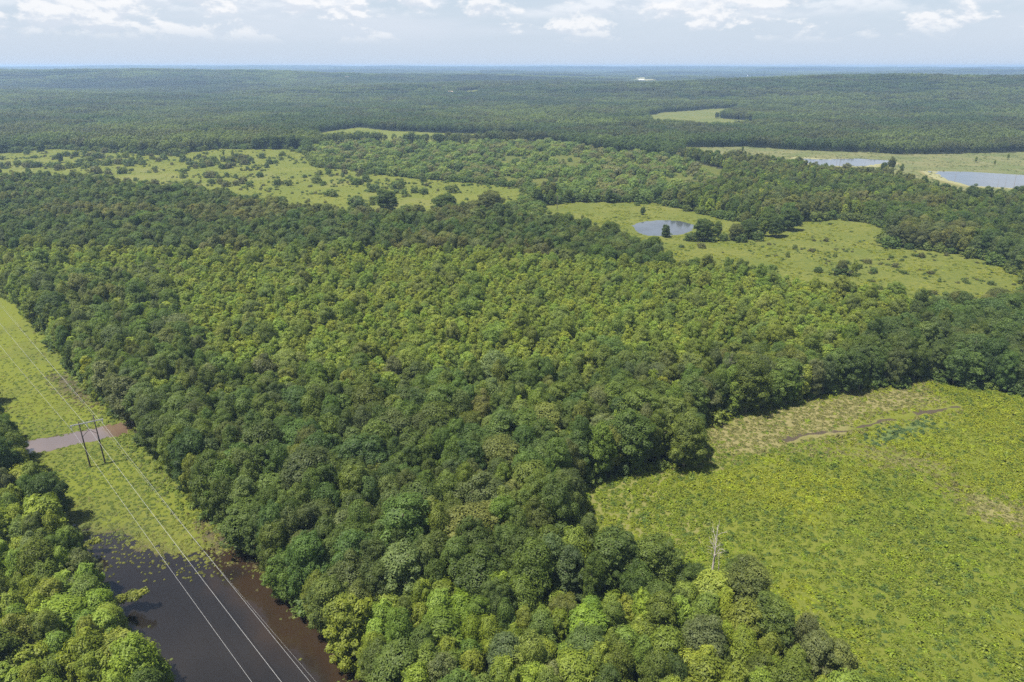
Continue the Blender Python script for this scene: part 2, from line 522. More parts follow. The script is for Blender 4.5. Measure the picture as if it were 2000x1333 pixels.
# ------------------------------------------------------------------ ground sheet
def build_ground():
    na = 900
    ang = np.linspace(R(-56), R(56), na)
    rad = [40.0]
    while rad[-1] < 17300:
        r = rad[-1]
        rad.append(r * (1.0034 if r < 700 else 1.0085 if r < 3000 else 1.016))
    rad = np.array(rad)
    A, D = np.meshgrid(ang, rad)
    x = (D * np.sin(A)).ravel(); y = (D * np.cos(A)).ravel()
    z = ground_z(x, y)
    nr = len(rad)
    i = np.arange(nr - 1)[:, None] * na + np.arange(na - 1)[None]
    i = i.ravel()
    quads = np.stack([i, i + 1, i + na + 1, i + na], 1)
    me = mesh_np('ground', np.stack([x, y, z], 1), quads=quads, mat=ground_mat(), smooth=True)
    jam = 5 + 14 * sstep(500, 900, np.hypot(x, y)) + 50 * sstep(1500, 2600, np.hypot(x, y))
    jx = x + (fbm(x / 10, y / 10, 90, 3) - 0.5) * jam; jy = y + (fbm(x / 10, y / 10, 95, 3) - 0.5) * jam
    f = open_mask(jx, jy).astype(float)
    dry = np.zeros_like(f); mud = np.zeros_like(f); wet = np.zeros_like(f); lush = np.zeros_like(f)
    near = np.hypot(x, y) < 650
    xn, yn = jx[near], jy[near]
    dn = np.zeros(len(xn))
    for pg, k in ((DRY1, 0.85), (DRY2, 0.8), (DRY3, 0.5)):
        dn = np.maximum(dn, k * (1 - sstep(-10, 11, sdist(pg, xn, yn) + (fbm(xn / 9, yn / 9, 172, 3) - .5) * 14)))
    dn = np.maximum(dn, 0.55 * sstep(0.58, 0.75, fbm(xn / 45, yn / 45, 8, 3)) * inside(MEADOW, xn, yn))
    mn = np.zeros(len(xn))
    dd = polyline_d(DITCH, xn, yn) + (fbm(xn / 3, yn / 3, 18, 3) - 0.5) * 3.2
    mn = np.maximum(mn, (1 - sstep(0.3, 1.5, dd)) * sstep(0.25, 0.5, fbm(xn / 9, yn / 9, 28, 2)))
    mn = np.maximum(mn, 0.62 * (1 - sstep(-4, 4, sdist(MUDPATCH, xn, yn))))
    mn = np.maximum(mn, 0.38 * (1 - sstep(-3, 3, sdist(MUDBAND, xn, yn))))
    mn = np.maximum(mn, 0.75 * (1 - sstep(-2, 4, sdist(BANKMUD, xn, yn))))
    mn = np.maximum(mn, 0.70 * (1 - sstep(-5, 10, sdist(FLOOD, xn, yn))))
    mn = np.maximum(mn, 0.9 * (1 - sstep(-1, 1.6, sdist(CREEK, xn, yn))))
    wn = 0.62 * (1 - sstep(-6, 6, sdist(WET, xn, yn)))
    dry[near], mud[near], wet[near] = dn, mn, wn
    pf = inside(PONDFIELD, jx, jy)
    dry[pf] = np.maximum(dry[pf], 0.42 * sstep(560, 640, np.hypot(x, y))[pf] * sstep(0.3, 0.6, fbm(x[pf] / 40, y[pf] / 40, 5, 3)))
    mf = inside(MIDFIELD, jx, jy)
    dry[mf] = 0.45 * sstep(0.5, 0.7, fbm(x[mf] / 50, y[mf] / 50, 6, 3))
    for pg in (FARMYARD, PALE1, PALE2): dry[inside(pg, x, y)] = 1.3
    for pg in (MARSHPOND, MARSHLAKE):
        nr_ = (np.hypot(x - pg[:, 0].mean(), y - pg[:, 1].mean()) < 320)
        q = sdist(pg, x[nr_], y[nr_]); dry[nr_] = np.maximum(dry[nr_], 1.6 * (1 - sstep(9, 26, q)))
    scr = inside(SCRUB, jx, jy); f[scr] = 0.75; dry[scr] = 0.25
    lush = inside(CORRIDOR, jx, jy) * (0.25 + 0.7 * sstep(0.38, 0.6, fbm(x / 14, y / 14, 188, 3))) + inside(MEADOW, jx, jy) * 0.65 + mf * 0.3 + inside(STRIP, jx, jy) * 0.5
    marsh = inside(MARSH, jx, jy) * (1.0 - np.clip(dry, 0, 1)) + inside(FARFIELD, jx, jy) * 0.35
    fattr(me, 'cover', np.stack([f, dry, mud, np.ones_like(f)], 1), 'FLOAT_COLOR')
    fattr(me, 'soil', np.stack([marsh, wet, lush, np.ones_like(f)], 1), 'FLOAT_COLOR')
    return tag(obj('ground', me), 'rolling ground of grass, meadow and wooded floor reaching the horizon', 'ground', kind='structure')


build_ground()

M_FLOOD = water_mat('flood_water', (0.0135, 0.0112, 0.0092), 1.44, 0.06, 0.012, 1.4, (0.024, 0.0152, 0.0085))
M_CREEK = water_mat('muddy_water', (0.115, 0.075, 0.050), 2.7, 0.12, 0.05, 1.4)
M_POND = water_mat('pond_water', (0.055, 0.065, 0.075), 1.5, 0.08, 0.03, 0.6)
for nm, pg, mt, lab in (('floodwater', FLOOD, M_FLOOD, 'dark still floodwater covering the power line strip'),
                        ('creek', CREEK, M_CREEK, 'narrow muddy creek crossing the grass strip behind the pylon'),
                        ('pond', POND, M_POND, 'small round pond in the far meadow'),
                        ('marsh_pool', MARSHPOND, M_POND, 'shallow marsh pool ringed with pale scum'),
                        ('marsh_lake', MARSHLAKE, M_POND, 'open marsh lake at the right edge')):
    c = pg.mean(0)
    big = pg + (pg - c) / np.hypot(*(pg - c).T)[:, None] * 9
    bm_v = [(p[0], p[1], WLEV[id(pg)]) for p in big]
    me = mesh_np(nm, np.array(bm_v), faces=[list(range(len(bm_v)))], mat=mt)
    if pg is FLOOD:                         # a gridded sheet, so the shallows by the right bank carry a painted brown for reflected trees
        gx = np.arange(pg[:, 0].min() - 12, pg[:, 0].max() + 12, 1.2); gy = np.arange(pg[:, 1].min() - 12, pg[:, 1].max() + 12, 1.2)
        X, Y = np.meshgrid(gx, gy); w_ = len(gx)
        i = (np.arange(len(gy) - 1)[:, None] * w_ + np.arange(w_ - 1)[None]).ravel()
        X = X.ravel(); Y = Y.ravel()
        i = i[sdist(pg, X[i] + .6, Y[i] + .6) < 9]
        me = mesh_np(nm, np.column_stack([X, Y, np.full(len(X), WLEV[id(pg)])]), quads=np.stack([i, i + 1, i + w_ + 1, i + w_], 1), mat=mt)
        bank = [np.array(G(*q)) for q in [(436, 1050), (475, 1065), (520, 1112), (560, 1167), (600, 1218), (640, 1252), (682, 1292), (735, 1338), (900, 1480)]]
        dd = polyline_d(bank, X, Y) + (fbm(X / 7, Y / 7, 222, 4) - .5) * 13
        fattr(me, 'tree_reflection', 1 - sstep(3.0, 12.5, dd))
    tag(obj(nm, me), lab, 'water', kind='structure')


# ------------------------------------------------------------------ plants: prototype meshes
def unit(v):
    return v / np.maximum(np.linalg.norm(v, axis=1, keepdims=True), 1e-9)


def leaf_quads(rng, pos, nrm, size, aspect=1.3, droop=0.0):
    """one ragged leaf-cluster quad at each position"""
    n = len(pos)
    ref = unit(rng.normal(size=(n, 3)))
    if droop:
        ref = unit(ref * (1 - droop) + np.array([0, 0, -1.0]) * droop)
    u = unit(ref - nrm * (ref * nrm).sum(1, keepdims=True))
    v = np.cross(nrm, u)
    s = size[:, None]
    j = lambda: 1 + rng.uniform(-0.35, 0.35, (n, 1))
    p0 = pos - u * s * aspect * 0.5 * j()
    p1 = pos + v * s * 0.45 * j() - u * s * 0.1
    p2 = pos + u * s * aspect * 0.5 * j()
    p3 = pos - v * s * 0.45 * j() + u * s * 0.08
    V = np.stack([p0, p1, p2, p3], 1).reshape(-1, 3)
    Q = np.arange(4 * n).reshape(n, 4)
    return V, Q


def blobs_to_leaves(rng, C, RAD, per_m2, size, squash=0.85, nmix=0.68, aspect=1.3, droop=0.0, axis=None, inner=0.11):
    """leaf quads on the outer skin of a set of foliage clumps"""
    PP, NN, SS, LL = [], [], [], []
    for k in range(len(C)):
        r = RAD[k]
        n = max(6, int(4 * math.pi * r * r * per_m2))
        d = unit(rng.normal(size=(n, 3)))
        ph = rng.normal(size=(3, 3)) * 2.2; po = rng.uniform(0, 6.28, 3)
        lump = np.sin(d @ ph.T + po).sum(1) * 0.17
        rr = r * (1 + lump - np.abs(rng.normal(0, inner, n)) + (rng.random(n) < 0.15) * rng.uniform(0, .4, n))
        off = d * rr[:, None]
        off[:, 2] *= squash
        if axis is not None:
            off += axis[k] * ((off @ axis[k]) * 0.3)[:, None]
        p = C[k] + off
        dist = np.linalg.norm((p[:, None, :] - C[None]) / np.array([1, 1, squash]), axis=2) / RAD[None]
        dist[:, k] = 9
        keep = (dist.min(1) > 0.82)
        keep &= ~((d[:, 2] < -0.5) & (rng.random(n) < 0.6))
        p = p[keep]; d = d[keep]
        nr = unit(d * nmix + unit(rng.normal(size=d.shape)) * (1 - nmix) + np.array([0, 0, 0.32]))
        PP.append(p); NN.append(nr)
        SS.append(size * rng.uniform(0.6, 1.35, len(p)))
        LL.append(np.clip(rng.normal(0.42, 0.2, len(p)) + rng.normal(0, 0.13), 0, 1))
    pos = np.concatenate(PP); nrm = np.concatenate(NN); sz = np.concatenate(SS); lv = np.concatenate(LL)
    V, Q = leaf_quads(rng, pos, nrm, sz, aspect, droop)
    return V, Q, np.repeat(lv, 4)


def crown_blobs(rng, h, r, base, n, shape):
    """clump centres and radii of a crown: h height, r radius, base crown start"""
    C, RD, AX = [], [], []
    ch = (h - base)
    lean = rng.normal(0, 0.06, 2) * r
    lob = rng.uniform(0, 2 * math.pi, 3); lamp = rng.uniform(0.06, 0.2, 3)
    for k in range(n):
        f = (k + 0.5) / n
        f = 1 - (1 - f) ** 0.85 if shape != 'cone' else f ** 0.9
        a = k * 2.39996 + rng.uniform(-0.5, 0.5)
        if shape == 'dome':
            prof = math.sqrt(max(0.0, 1 - (max(0, f - 0.35) / 0.72) ** 2)) * (0.72 + 0.28 * min(1, f / 0.35))
        elif shape == 'oval':
            prof = math.sin(math.pi * min(1, 0.12 + 0.88 * f)) ** 0.75
        elif shape == 'cone':
            prof = (1 - f) ** 0.75 * 0.95 + 0.1
        else:
            prof = math.sqrt(max(0.02, 1 - f ** 2.2))
        wob = 1 + sum(lamp[q] * math.cos((q + 2) * a + lob[q]) for q in range(3))
        rr = r * prof * wob * rng.uniform(0.66, 1.06)
        z = base + ch * (0.06 + 0.86 * f) + rng.normal(0, 0.04 * ch)
        rb = r * rng.uniform(0.13, 0.29) * (0.9 if shape == 'cone' else 1.0)
        c = np.array([math.cos(a) * rr * 0.86 + lean[0] * f, math.sin(a) * rr * 0.86 + lean[1] * f, z])
        C.append(c); RD.append(rb)
        ax = np.array([math.cos(a) * 0.5, math.sin(a) * 0.5, 0.9]); AX.append(ax / np.linalg.norm(ax))
    for k in range(max(3, n // 6)):       # core so the crown is not hollow
        f = (k + 0.5) / max(3, n // 6)
        C.append(np.array([rng.normal(0, 0.12) * r, rng.normal(0, 0.12) * r, base + ch * (0.15 + 0.68 * f)]))
        RD.append(r * (0.46 if shape != 'cone' else 0.40 * (1.1 - f)) + 0.2); AX.append(np.array([0, 0, 1.0]))
    return np.array(C), np.array(RD), np.array(AX)


def make_crown(name, seed, h, r, base, n, shape, per, size, droop=0.0, aspect=1.3, plume=False, nmix=0.68, squash=0.85, extra=None):
    rng = np.random.default_rng(seed)
    C, RD, AX = crown_blobs(rng, h, r, base, n, shape)
    V, Q, L = blobs_to_leaves(rng, C, RD, per, size, squash, nmix, aspect, droop, AX if plume else None)
    me = mesh_np(name, V, quads=Q, mat=M_LEAF)
    fattr(me, 'leaf', L)
    return me


def make_trunk(name, seed, h, r, base, m=None, limbs=6):
    rng = np.random.default_rng(seed + 900)
    b = Bag()
    tr = 0.018 * h
    bend = rng.normal(0, 0.25, 2)
    pth = [(bend[0] * (f ** 2), bend[1] * (f ** 2), -0.4 + f * (h * 0.86 + 0.4)) for f in np.linspace(0, 1, 7)]
    b.tube(pth, [tr * (1.35 if i == 0 else 1.0 - 0.8 * i / 6) for i in range(7)], 7)
    for k in range(limbs):
        f = 0.28 + 0.55 * k / limbs
        a = k * 2.4 + rng.uniform(-.4, .4)
        z0 = f * h
        L = r * rng.uniform(0.55, 0.85) * (1.15 - 0.5 * f)
        p0 = Vector((bend[0] * f * f, bend[1] * f * f, z0))
        p1 = p0 + Vector((math.cos(a) * L * .5, math.sin(a) * L * .5, L * .45))
        p2 = p0 + Vector((math.cos(a) * L, math.sin(a) * L, L * .75))
        b.tube([p0, p1, p2], [tr * .5 * (1.1 - f), tr * .33 * (1.1 - f), tr * .12], 5)
    return b.mesh(name, m or M_BARK, True)


SPECIES = {}   # kind -> list of (crown mesh, trunk mesh, height, radius)


def species(kind, specs):
    out = []
    for s in specs:
        trunk = make_trunk('trunk', s['seed'], s['h'], s['r'], s['base'])
        k = {q: v for q, v in s.items()}
        me = make_crown('crown', **{q: v for q, v in k.items()}) if False else make_crown('crown', s['seed'], s['h'], s['r'], s['base'], s['n'], s['shape'], s['per'], s['size'],
                        s.get('droop', 0), s.get('aspect', 1.3), s.get('plume', False), s.get('nmix', 0.66), s.get('squash', 0.85))
        out.append((me, trunk, s['h'], s['r']))
    SPECIES[kind] = out


species('oak', [dict(seed=11 + i, h=17.5 + (i % 3), r=5.4 + 0.3 * (i % 2), base=2.6, n=82 + 5 * i, shape='dome', per=24, size=0.29) for i in range(4)])
species('ash', [dict(seed=31 + i, h=19 + (i % 2), r=4.2 + 0.25 * i, base=2.2, n=76 + 5 * i, shape='oval', per=24, size=0.28) for i in range(4)])
species('willow', [dict(seed=51 + i, h=14 + i, r=4.6, base=1.6, n=52 + 5 * i, shape='round', per=32, size=0.26, droop=0.35, aspect=2.1, plume=True, nmix=0.72, squash=1.0) for i in range(4)])
species('young', [dict(seed=71 + i, h=14.5 + i * 0.4, r=3.1 + 0.12 * i, base=2.0, n=52, shape=('cone', 'oval', 'round', 'oval')[i], per=19, size=0.31, nmix=0.6) for i in range(4)])
species('shrub', [dict(seed=91 + i, h=3.2 + 0.5 * i, r=2.3 + 0.2 * i, base=0.1, n=18, shape='round', per=14, size=0.32) for i in range(3)])


def lowpoly(name, seed, n_trees, span, h, r, faces, size):
    """patch of distant canopy: n trees over a square of the given span, or one tree"""
    rng = np.random.default_rng(seed)
    PP, NN, SS, LL = [], [], [], []
    if n_trees == 1:
        cent = [(0.0, 0.0)]
    else:
        g = int(math.ceil(math.sqrt(n_trees)))
        cent = [((i + 0.5 + rng.uniform(-.75, .75)) * span / g - span / 2, (j + 0.5 + rng.uniform(-.75, .75)) * span / g - span / 2) for i in range(g) for j in range(g)]
    for cx, cy in cent:
        big = rng.choice([0.7, 1.0, 1.35], p=[.35, .4, .25]); hh = h * rng.uniform(0.85, 1.1) * (0.78 + .22 * big); rr = r * big * rng.uniform(0.85, 1.15)
        nb = 9
        shade = rng.normal(0, 0.13)
        for k in range(nb):
            f = (k + 0.5) / nb
            a = k * 2.4 + rng.uniform(-.5, .5)
            q = rr * math.sqrt(max(0, 1 - (f * 1.02) ** 2.6)) * 0.78
            c = np.array([cx + math.cos(a) * q, cy + math.sin(a) * q, hh * (0.50 + 0.38 * f)])
            rb = rr * rng.uniform(0.34, 0.5)
            m = max(3, faces // nb)
            d = unit(rng.normal(size=(m, 3)) + np.array([0, 0, 0.35]))
            PP.append(c + d * rb * rng.uniform(0.75, 1.05, (m, 1)))
            NN.append(unit(d * 0.85 + unit(rng.normal(size=(m, 3))) * 0.24 + np.array([0, 0, .15])))
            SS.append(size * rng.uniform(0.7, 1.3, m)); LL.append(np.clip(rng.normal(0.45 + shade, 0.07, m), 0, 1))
        m = faces // 5                     # side skirt down to the ground
        a = rng.uniform(0, 2 * math.pi, m)
        d = np.stack([np.cos(a), np.sin(a), np.zeros(m)], 1)
        PP.append(np.array([cx, cy, 0]) + d * rr * 0.75 + np.array([0, 0, 1.0]) * rng.uniform(0.05, 0.5, (m, 1)) * hh)
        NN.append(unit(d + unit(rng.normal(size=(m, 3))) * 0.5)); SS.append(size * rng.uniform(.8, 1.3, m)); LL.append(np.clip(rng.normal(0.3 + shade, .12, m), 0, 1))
    pos = np.concatenate(PP); V, Q = leaf_quads(rng, pos, np.concatenate(NN), np.concatenate(SS), 1.2)
    me = mesh_np(name, V, quads=Q, mat=M_LEAF)
    fattr(me, 'leaf', np.repeat(np.concatenate(LL), 4))
    return me


def proto(name, me):
    return bpy.data.objects.new(name, me)      # not linked: only a mesh source for scattered growth


def scatter(name, protos, pts, idx, scl, rot, tint):
    """one stuff object: many plants grown from points by geometry nodes"""
    n = len(pts)
    me = bpy.data.meshes.new(name)
    me.vertices.add(n); me.vertices.foreach_set('co', np.asarray(pts, np.float32).ravel())
    fattr(me, 'pick', idx); fattr(me, 'yaw', rot); fattr(me, 'tint', tint, 'FLOAT_VECTOR')
    scl = np.asarray(scl, float)
    if scl.ndim == 1: scl = np.stack([scl] * 3, 1)
    fattr(me, 'grow', scl, 'FLOAT_VECTOR')
    me.update()
    o = obj(name, me)
    ng = bpy.data.node_groups.new(name, 'GeometryNodeTree')
    ng.interface.new_socket('Geometry', in_out='INPUT', socket_type='NodeSocketGeometry')
    ng.interface.new_socket('Geometry', in_out='OUTPUT', socket_type='NodeSocketGeometry')
    g = NT(ng)
    gi = g.add('NodeGroupInput'); go = g.add('NodeGroupOutput')
    def att(nm, dt):
        a = g.add('GeometryNodeInputNamedAttribute', data_type=dt); a.inputs[0].default_value = nm
        return a.outputs[0]
    pick = att('pick', 'FLOAT'); yaw = att('yaw', 'FLOAT'); grow = att('grow', 'FLOAT_VECTOR')
    rotv = g.add('ShaderNodeCombineXYZ', {2: yaw})
    jn = g.add('GeometryNodeJoinGeometry')
    for k, ps in enumerate(protos):
        sel = g.add('FunctionNodeCompare', data_type='FLOAT', operation='EQUAL')
        g.set(sel.inputs[0], pick); sel.inputs[1].default_value = float(k); sel.inputs['Epsilon'].default_value = 0.1
        for p in ps:
            oi = g.add('GeometryNodeObjectInfo', transform_space='ORIGINAL'); oi.inputs[0].default_value = p
            oi.inputs['As Instance'].default_value = True
            ip = g.add('GeometryNodeInstanceOnPoints')
            g.l.new(gi.outputs[0], ip.inputs['Points']); g.l.new(sel.outputs[0], ip.inputs['Selection'])
            g.l.new(oi.outputs['Geometry'], ip.inputs['Instance'])
            g.l.new(rotv.outputs[0], ip.inputs['Rotation']); g.l.new(grow, ip.inputs['Scale'])
            g.l.new(ip.outputs[0], jn.inputs[0])
    g.l.new(jn.outputs[0], go.inputs[0])
    md = o.modifiers.new('growth', 'NODES'); md.node_group = ng
    return o


# ------------------------------------------------------------------ where the trees stand
TINTS = {
    'oak': [(0.096, 0.132, 0.027), (0.112, 0.146, 0.031), (0.084, 0.120, 0.028), (0.136, 0.147, 0.038), (0.120, 0.142, 0.048)],
    'ash': [(0.116, 0.152, 0.029), (0.138, 0.166, 0.034), (0.100, 0.138, 0.027), (0.130, 0.150, 0.050)],
    'willow': [(0.180, 0.222, 0.030), (0.156, 0.206, 0.032), (0.194, 0.226, 0.034)],
    'young': [(0.212, 0.248, 0.040), (0.226, 0.254, 0.040), (0.192, 0.236, 0.040), (0.170, 0.212, 0.042)],
}
HUE_DARK, HUE_OLIVE = (0.066, 0.100, 0.027), (0.140, 0.136, 0.050)


def zone(x, y):
    """weights over oak/ash/willow/young, spacing, height factor, tint bias"""
    px, py, dep = P(x, y, 0.0)
    n = float(fbm(x / 60, y / 60, 44, 2))
    if px < 520 and py > 830 and px < 300 + (py - 900) * 0.25:      # grove left of the flooded strip
        return ((.10, .22, .68, 0) if py > 980 else (.2, .55, .25, 0)), 5.4, 0.88, None
    if py > 1215 and px > 640 + (py - 1215) * 0.4:
        return (.06, .26, .68, 0), 5.2, 0.86, None
    if py > 830 and not (px > 1150 and py < 900):
        return (.55, .40, .05, 0), 6.3, 1.0, 'dark' if n > 0.58 else None
    if py > 545 and px > 1700 + (700 - py) * 1.4:
        return (.75, .2, 0, .05), 6.4, 1.0, 'olive' if py < 640 else 'dark'
    if py > 575 and px < 1300 and px < 320 + (py - 575) * 0.6:          # strip edge, taller
        return (.2, .55, .05, .2), 5.4, 0.92, None
    if py > 780 or (px > 1150 and py > 740):
        return (.3, .55, 0, .15), 5.8, 0.95, None
    if py > 520 + max(0, (px - 900)) * 0.09:
        return (.02, .10, .03, .85), 4.2, 0.94, 'fresh'
    if px > 1030 and py < 450:
        return (.3, .3, 0, .4), 5.8, 0.85, 'olive' if n > 0.62 else 'dark' if n < 0.36 else None
    if py > 400:
        return (.75, .2, 0, .05), 6.6, 0.95, 'olive' if n > 0.62 else ('dark' if px < 1000 or n < .5 else None)
    if py < 400 and 560 < px < 1420 and py > 283:
        return (.2, .2, 0, .6), 5.2, 0.62, None
    return (.55, .3, 0, .15), 6.8, 0.9, 'dark' if n > 0.55 else None


def grow_wood():
    rng = np.random.default_rng(77)
    cell = 7.0
    grid = {}
    out = []
    def ok(x, y, s):
        ci, cj = int(x // cell), int(y // cell)
        for i in (-1, 0, 1):
            for j in (-1, 0, 1):
                for (a, b, q) in grid.get((ci + i, cj + j), ()):
                    if (a - x) ** 2 + (b - y) ** 2 < (0.5 * (q + s)) ** 2:
                        return False
        return True
    N = 150000
    d = np.sqrt(rng.random(N) * (1000 ** 2 - 68 ** 2) + 68 ** 2)
    d = np.where(rng.random(N) < 0.35, rng.uniform(68, 450, N), d)
    a = rng.uniform(R(-52), R(52), N)
    X = d * np.sin(a); Y = d * np.cos(a)
    om = open_mask(X, Y)
    X = X[~om]; Y = Y[~om]
    for x, y in zip(X, Y):
        wts, s, hf, bias = zone(x, y)
        q_ = float(rng.choice([0.74, 0.95, 1.32], p=[.34, .44, .22])) if wts[3] < .5 else float(rng.choice([0.9, 1.1]))
        s *= 0.88 * q_
        if ok(x, y, s):
            grid.setdefault((int(x // cell), int(y // cell)), []).append((x, y, s))
            k = rng.choice(4, p=np.array(wts) / sum(wts))
            out.append((x, y, ('oak', 'ash', 'willow', 'young')[k], q_, hf * (0.80 + 0.20 * q_), bias))
    return out


KINDS = ['oak', 'ash', 'willow', 'young']
rt = np.random.default_rng(99)
trees = []
for (x, y, kind, s, hf, bias) in grow_wood():
    vi = int(rt.integers(0, 4))
    h0, r0 = SPECIES[kind][vi][2:4]
    hs = hf * (rt.uniform(0.82, 1.14) if kind != 'young' else rt.uniform(.95, 1.10))
    rs = hf * s * rt.uniform(0.92, 1.16) / (0.80 + 0.20 * s) * (0.9 + 0.1 * s)
    t = np.array(TINTS[kind][int(rt.integers(0, len(TINTS[kind])))])
    if bias == 'dark': t = 0.5 * t + 0.5 * np.array(HUE_DARK)
    if bias == 'fresh': t = 0.5 * t + 0.5 * np.array((0.198, 0.236, 0.040))
    if bias == 'olive': t = 0.4 * t + 0.6 * np.array(HUE_OLIVE)
    t = t * 1.1 * (rt.uniform(0.76, 1.26) if bias != 'fresh' else rt.uniform(.80, 1.18)) * np.array([rt.uniform(.88, 1.10), 1, rt.uniform(.8, 1.3)])
    trees.append(dict(x=x, y=y, kind=kind, v=vi, hs=hs, rs=rs, h=h0 * hs, r=r0 * rs, tint=t, yaw=rt.uniform(0, 6.283)))
print('near trees', len(trees))

# island trees and lone trees in the fields, read off the photo: (px, py of the foot, kind, height, tint bias)
LONE = [(757, 412, 'oak', 19, 'd'), (872, 425, 'oak', 19, 'd'), (960, 420, 'oak', 21, 'o'), (925, 428, 'oak', 16, 'o'), (905, 425, 'ash', 14, 'd'),
        (1372, 470, 'oak', 16, 'd'), (1400, 462, 'ash', 12, ''), (1436, 470, 'oak', 13, 'o'), (1462, 466, 'oak', 15, 'd'), (1490, 462, 'ash', 13, ''),
        (1515, 463, 'oak', 17, 'd'), (1540, 450, 'oak', 17, 'd'), (1455, 450, 'ash', 15, 'o'), (1500, 448, 'oak', 15, ''),
        (1642, 538, 'oak', 10, 'o'), (1666, 537, 'young', 10, ''), (120, 318, 'oak', 13, 'd'), (82, 300, 'oak', 17, ''),
        (1255, 420, 'oak', 7, 'd'), (1300, 464, 'oak', 10, 'd'), (1050, 402, 'oak', 16, 'd'), (1075, 400, 'ash', 15, ''), (1110, 396, 'oak', 13, ''),
        (455, 308, 'young', 11, ''), (437, 305, 'young', 9, ''), (1143, 396, 'oak', 9, ''), (1240, 395, 'oak', 12, ''), (1190, 396, 'oak', 12, 'd')]
LONE += [(500 + 10.5 * i + (i * 37 % 7), 292 - (i % 3), 'oak', 17 + (i * 5 % 4), 'd') for i in range(10)]
LONE += [(1878 + 14 * i + (i * 29 % 9), 398 + (i * 7 % 5), ('ash', 'oak')[i % 2], 13 + (i * 5 % 6), ('', 'd', '')[i % 3]) for i in range(10)]
LONE += [(1740, 331, 'oak', 15, 'o'), (1725, 336, 'oak', 12, 'd'), (1760, 338, 'ash', 11, ''), (1715, 300, 'young', 8, ''), (1905, 318, 'young', 9, ''), (1942, 322, 'young', 7, ''), (1968, 312, 'young', 9, ''),
         (1450, 297, 'ash', 9, ''), (1400, 232, 'oak', 15, 'd'), (1418, 231, 'oak', 16, 'd'), (1432, 228, 'oak', 14, 'd')]
lone = []
for (px, py, kind, h, b) in LONE:
    x, y = G(px, py)
    vi = int(rt.integers(0, 4))
    h0, r0 = SPECIES[kind][vi][2:4]
    t = np.array(TINTS[kind][0])
    if b == 'd': t = 0.4 * t + 0.6 * np.array(HUE_DARK)
    if b == 'o': t = 0.4 * t + 0.6 * np.array(HUE_OLIVE)
    hs = h / h0
    rs = hs * (1.1 if kind == 'oak' else 1.0) * (1.75 if 740 < px < 970 and h > 15 else 1.3 if 1360 < px < 1545 and py > 440 else 1.0)
    lone.append(dict(x=x, y=y, kind=kind, v=vi, hs=hs, rs=rs, h=h, r=r0 * rs, tint=t, yaw=rt.uniform(0, 6.28)))

# a few trees that stand out at the wood's edges, placed by hand and cleared round
FEATURE = [(1432, 1182, 'oak', 13, 4.6, ''), (1346, 1182, 'oak', 11.5, 4.4, 'd'), (1404, 1196, 'ash', 10, 3.6, ''), (1190, 1172, 'oak', 21, 7.0, 'd'), (1268, 1178, 'oak', 20, 6.2, ''), (1085, 1080, 'oak', 22, 5.4, 'd'), (1455, 1216, 'oak', 17, 6.0, 'o'),
           (1322, 1190, 'oak', 13, 4.6, 'd'), (1500, 1290, 'oak', 17, 5.4, ''), (1335, 915, 'ash', 20, 5.6, ''), (390, 985, 'ash', 17, 3.0, 'y'),
           (262, 1345, 'willow', 15, 5.4, 'y')]
feat = []
for (px, py, kind, h, r, b) in FEATURE:
    x, y = G(px, py)
    vi = int(rt.integers(0, 4)); h0, r0 = SPECIES[kind][vi][2:4]
    t = np.array(TINTS[kind][1])
    if b == 'd': t = 0.4 * t + 0.6 * np.array(HUE_DARK)
    if b == 'o': t = 0.6 * t + 0.4 * np.array(HUE_OLIVE)
    if b == 'y': t = np.array((0.20, 0.22, 0.04))
    feat.append(dict(x=x, y=y, kind=kind, v=vi, hs=h / h0, rs=r / r0, h=h, r=r, tint=t, yaw=rt.uniform(0, 6.28)))
trees = [t for t in trees if all(math.hypot(t['x'] - f['x'], t['y'] - f['y']) > 0.5 * (f['r'] + t['r']) for f in feat)] + feat

_sx, _sy = G(1388, 1168)
trees = [t for t in trees if any(t is f for f in feat) or math.hypot(t['x'] - _sx, t['y'] - _sy) > 5.5]
# which trees show largest in the photo
for t in trees:
    z0 = float(ground_z(np.array([t['x']]), np.array([t['y']]))[0]) if math.hypot(t['x'], t['y']) < 400 else float(terrain(t['x'], t['y']))
    t['z'] = z0
    px, py, dep = P(t['x'], t['y'], z0 + 0.72 * t['h'])
    t['px'], t['py'], t['dep'] = float(px), float(py), float(dep)
    t['size'] = t['r'] / t['dep'] if (-10 < px < 2010 and py < 1345) else 0
for t in lone:
    t['z'] = float(terrain(t['x'], t['y']))
    px, py, dep = P(t['x'], t['y'], t['z'] + 0.6 * t['h'])
    t['px'], t['py'], t['dep'] = float(px), float(py), float(dep)
order = sorted(trees, key=lambda t: -t['size'])
single = [t for t in order if t['size'] > 0][:290]
ids = {id(t) for t in single}
mass = [t for t in trees if id(t) not in ids]

PROTO = {}
for k in KINDS + ['shrub']:
    PROTO[k] = [(proto('crown', c), proto('trunk', tr)) for c, tr, _h, _r in SPECIES[k]]


def plant(t, name, label, cat, group=None):
    root = bpy.data.objects.new(name, None)
    root.empty_display_size = 1.0
    COL.objects.link(root)
    root.location = (t['x'], t['y'], t['z'])
    root.rotation_euler = (0, 0, t['yaw'])
    root.scale = (t['rs'], t['rs'], t['hs'])
    tag(root, label, cat, group)
    c, tr = PROTO[t['kind']][t['v']]
    for nm, src in (('crown', c), ('trunk', tr)):
        o = src.copy(); o.name = nm; COL.objects.link(o); o.parent = root
        if nm == 'crown':
            o['tint'] = [float(q) for q in t['tint']]
    return root


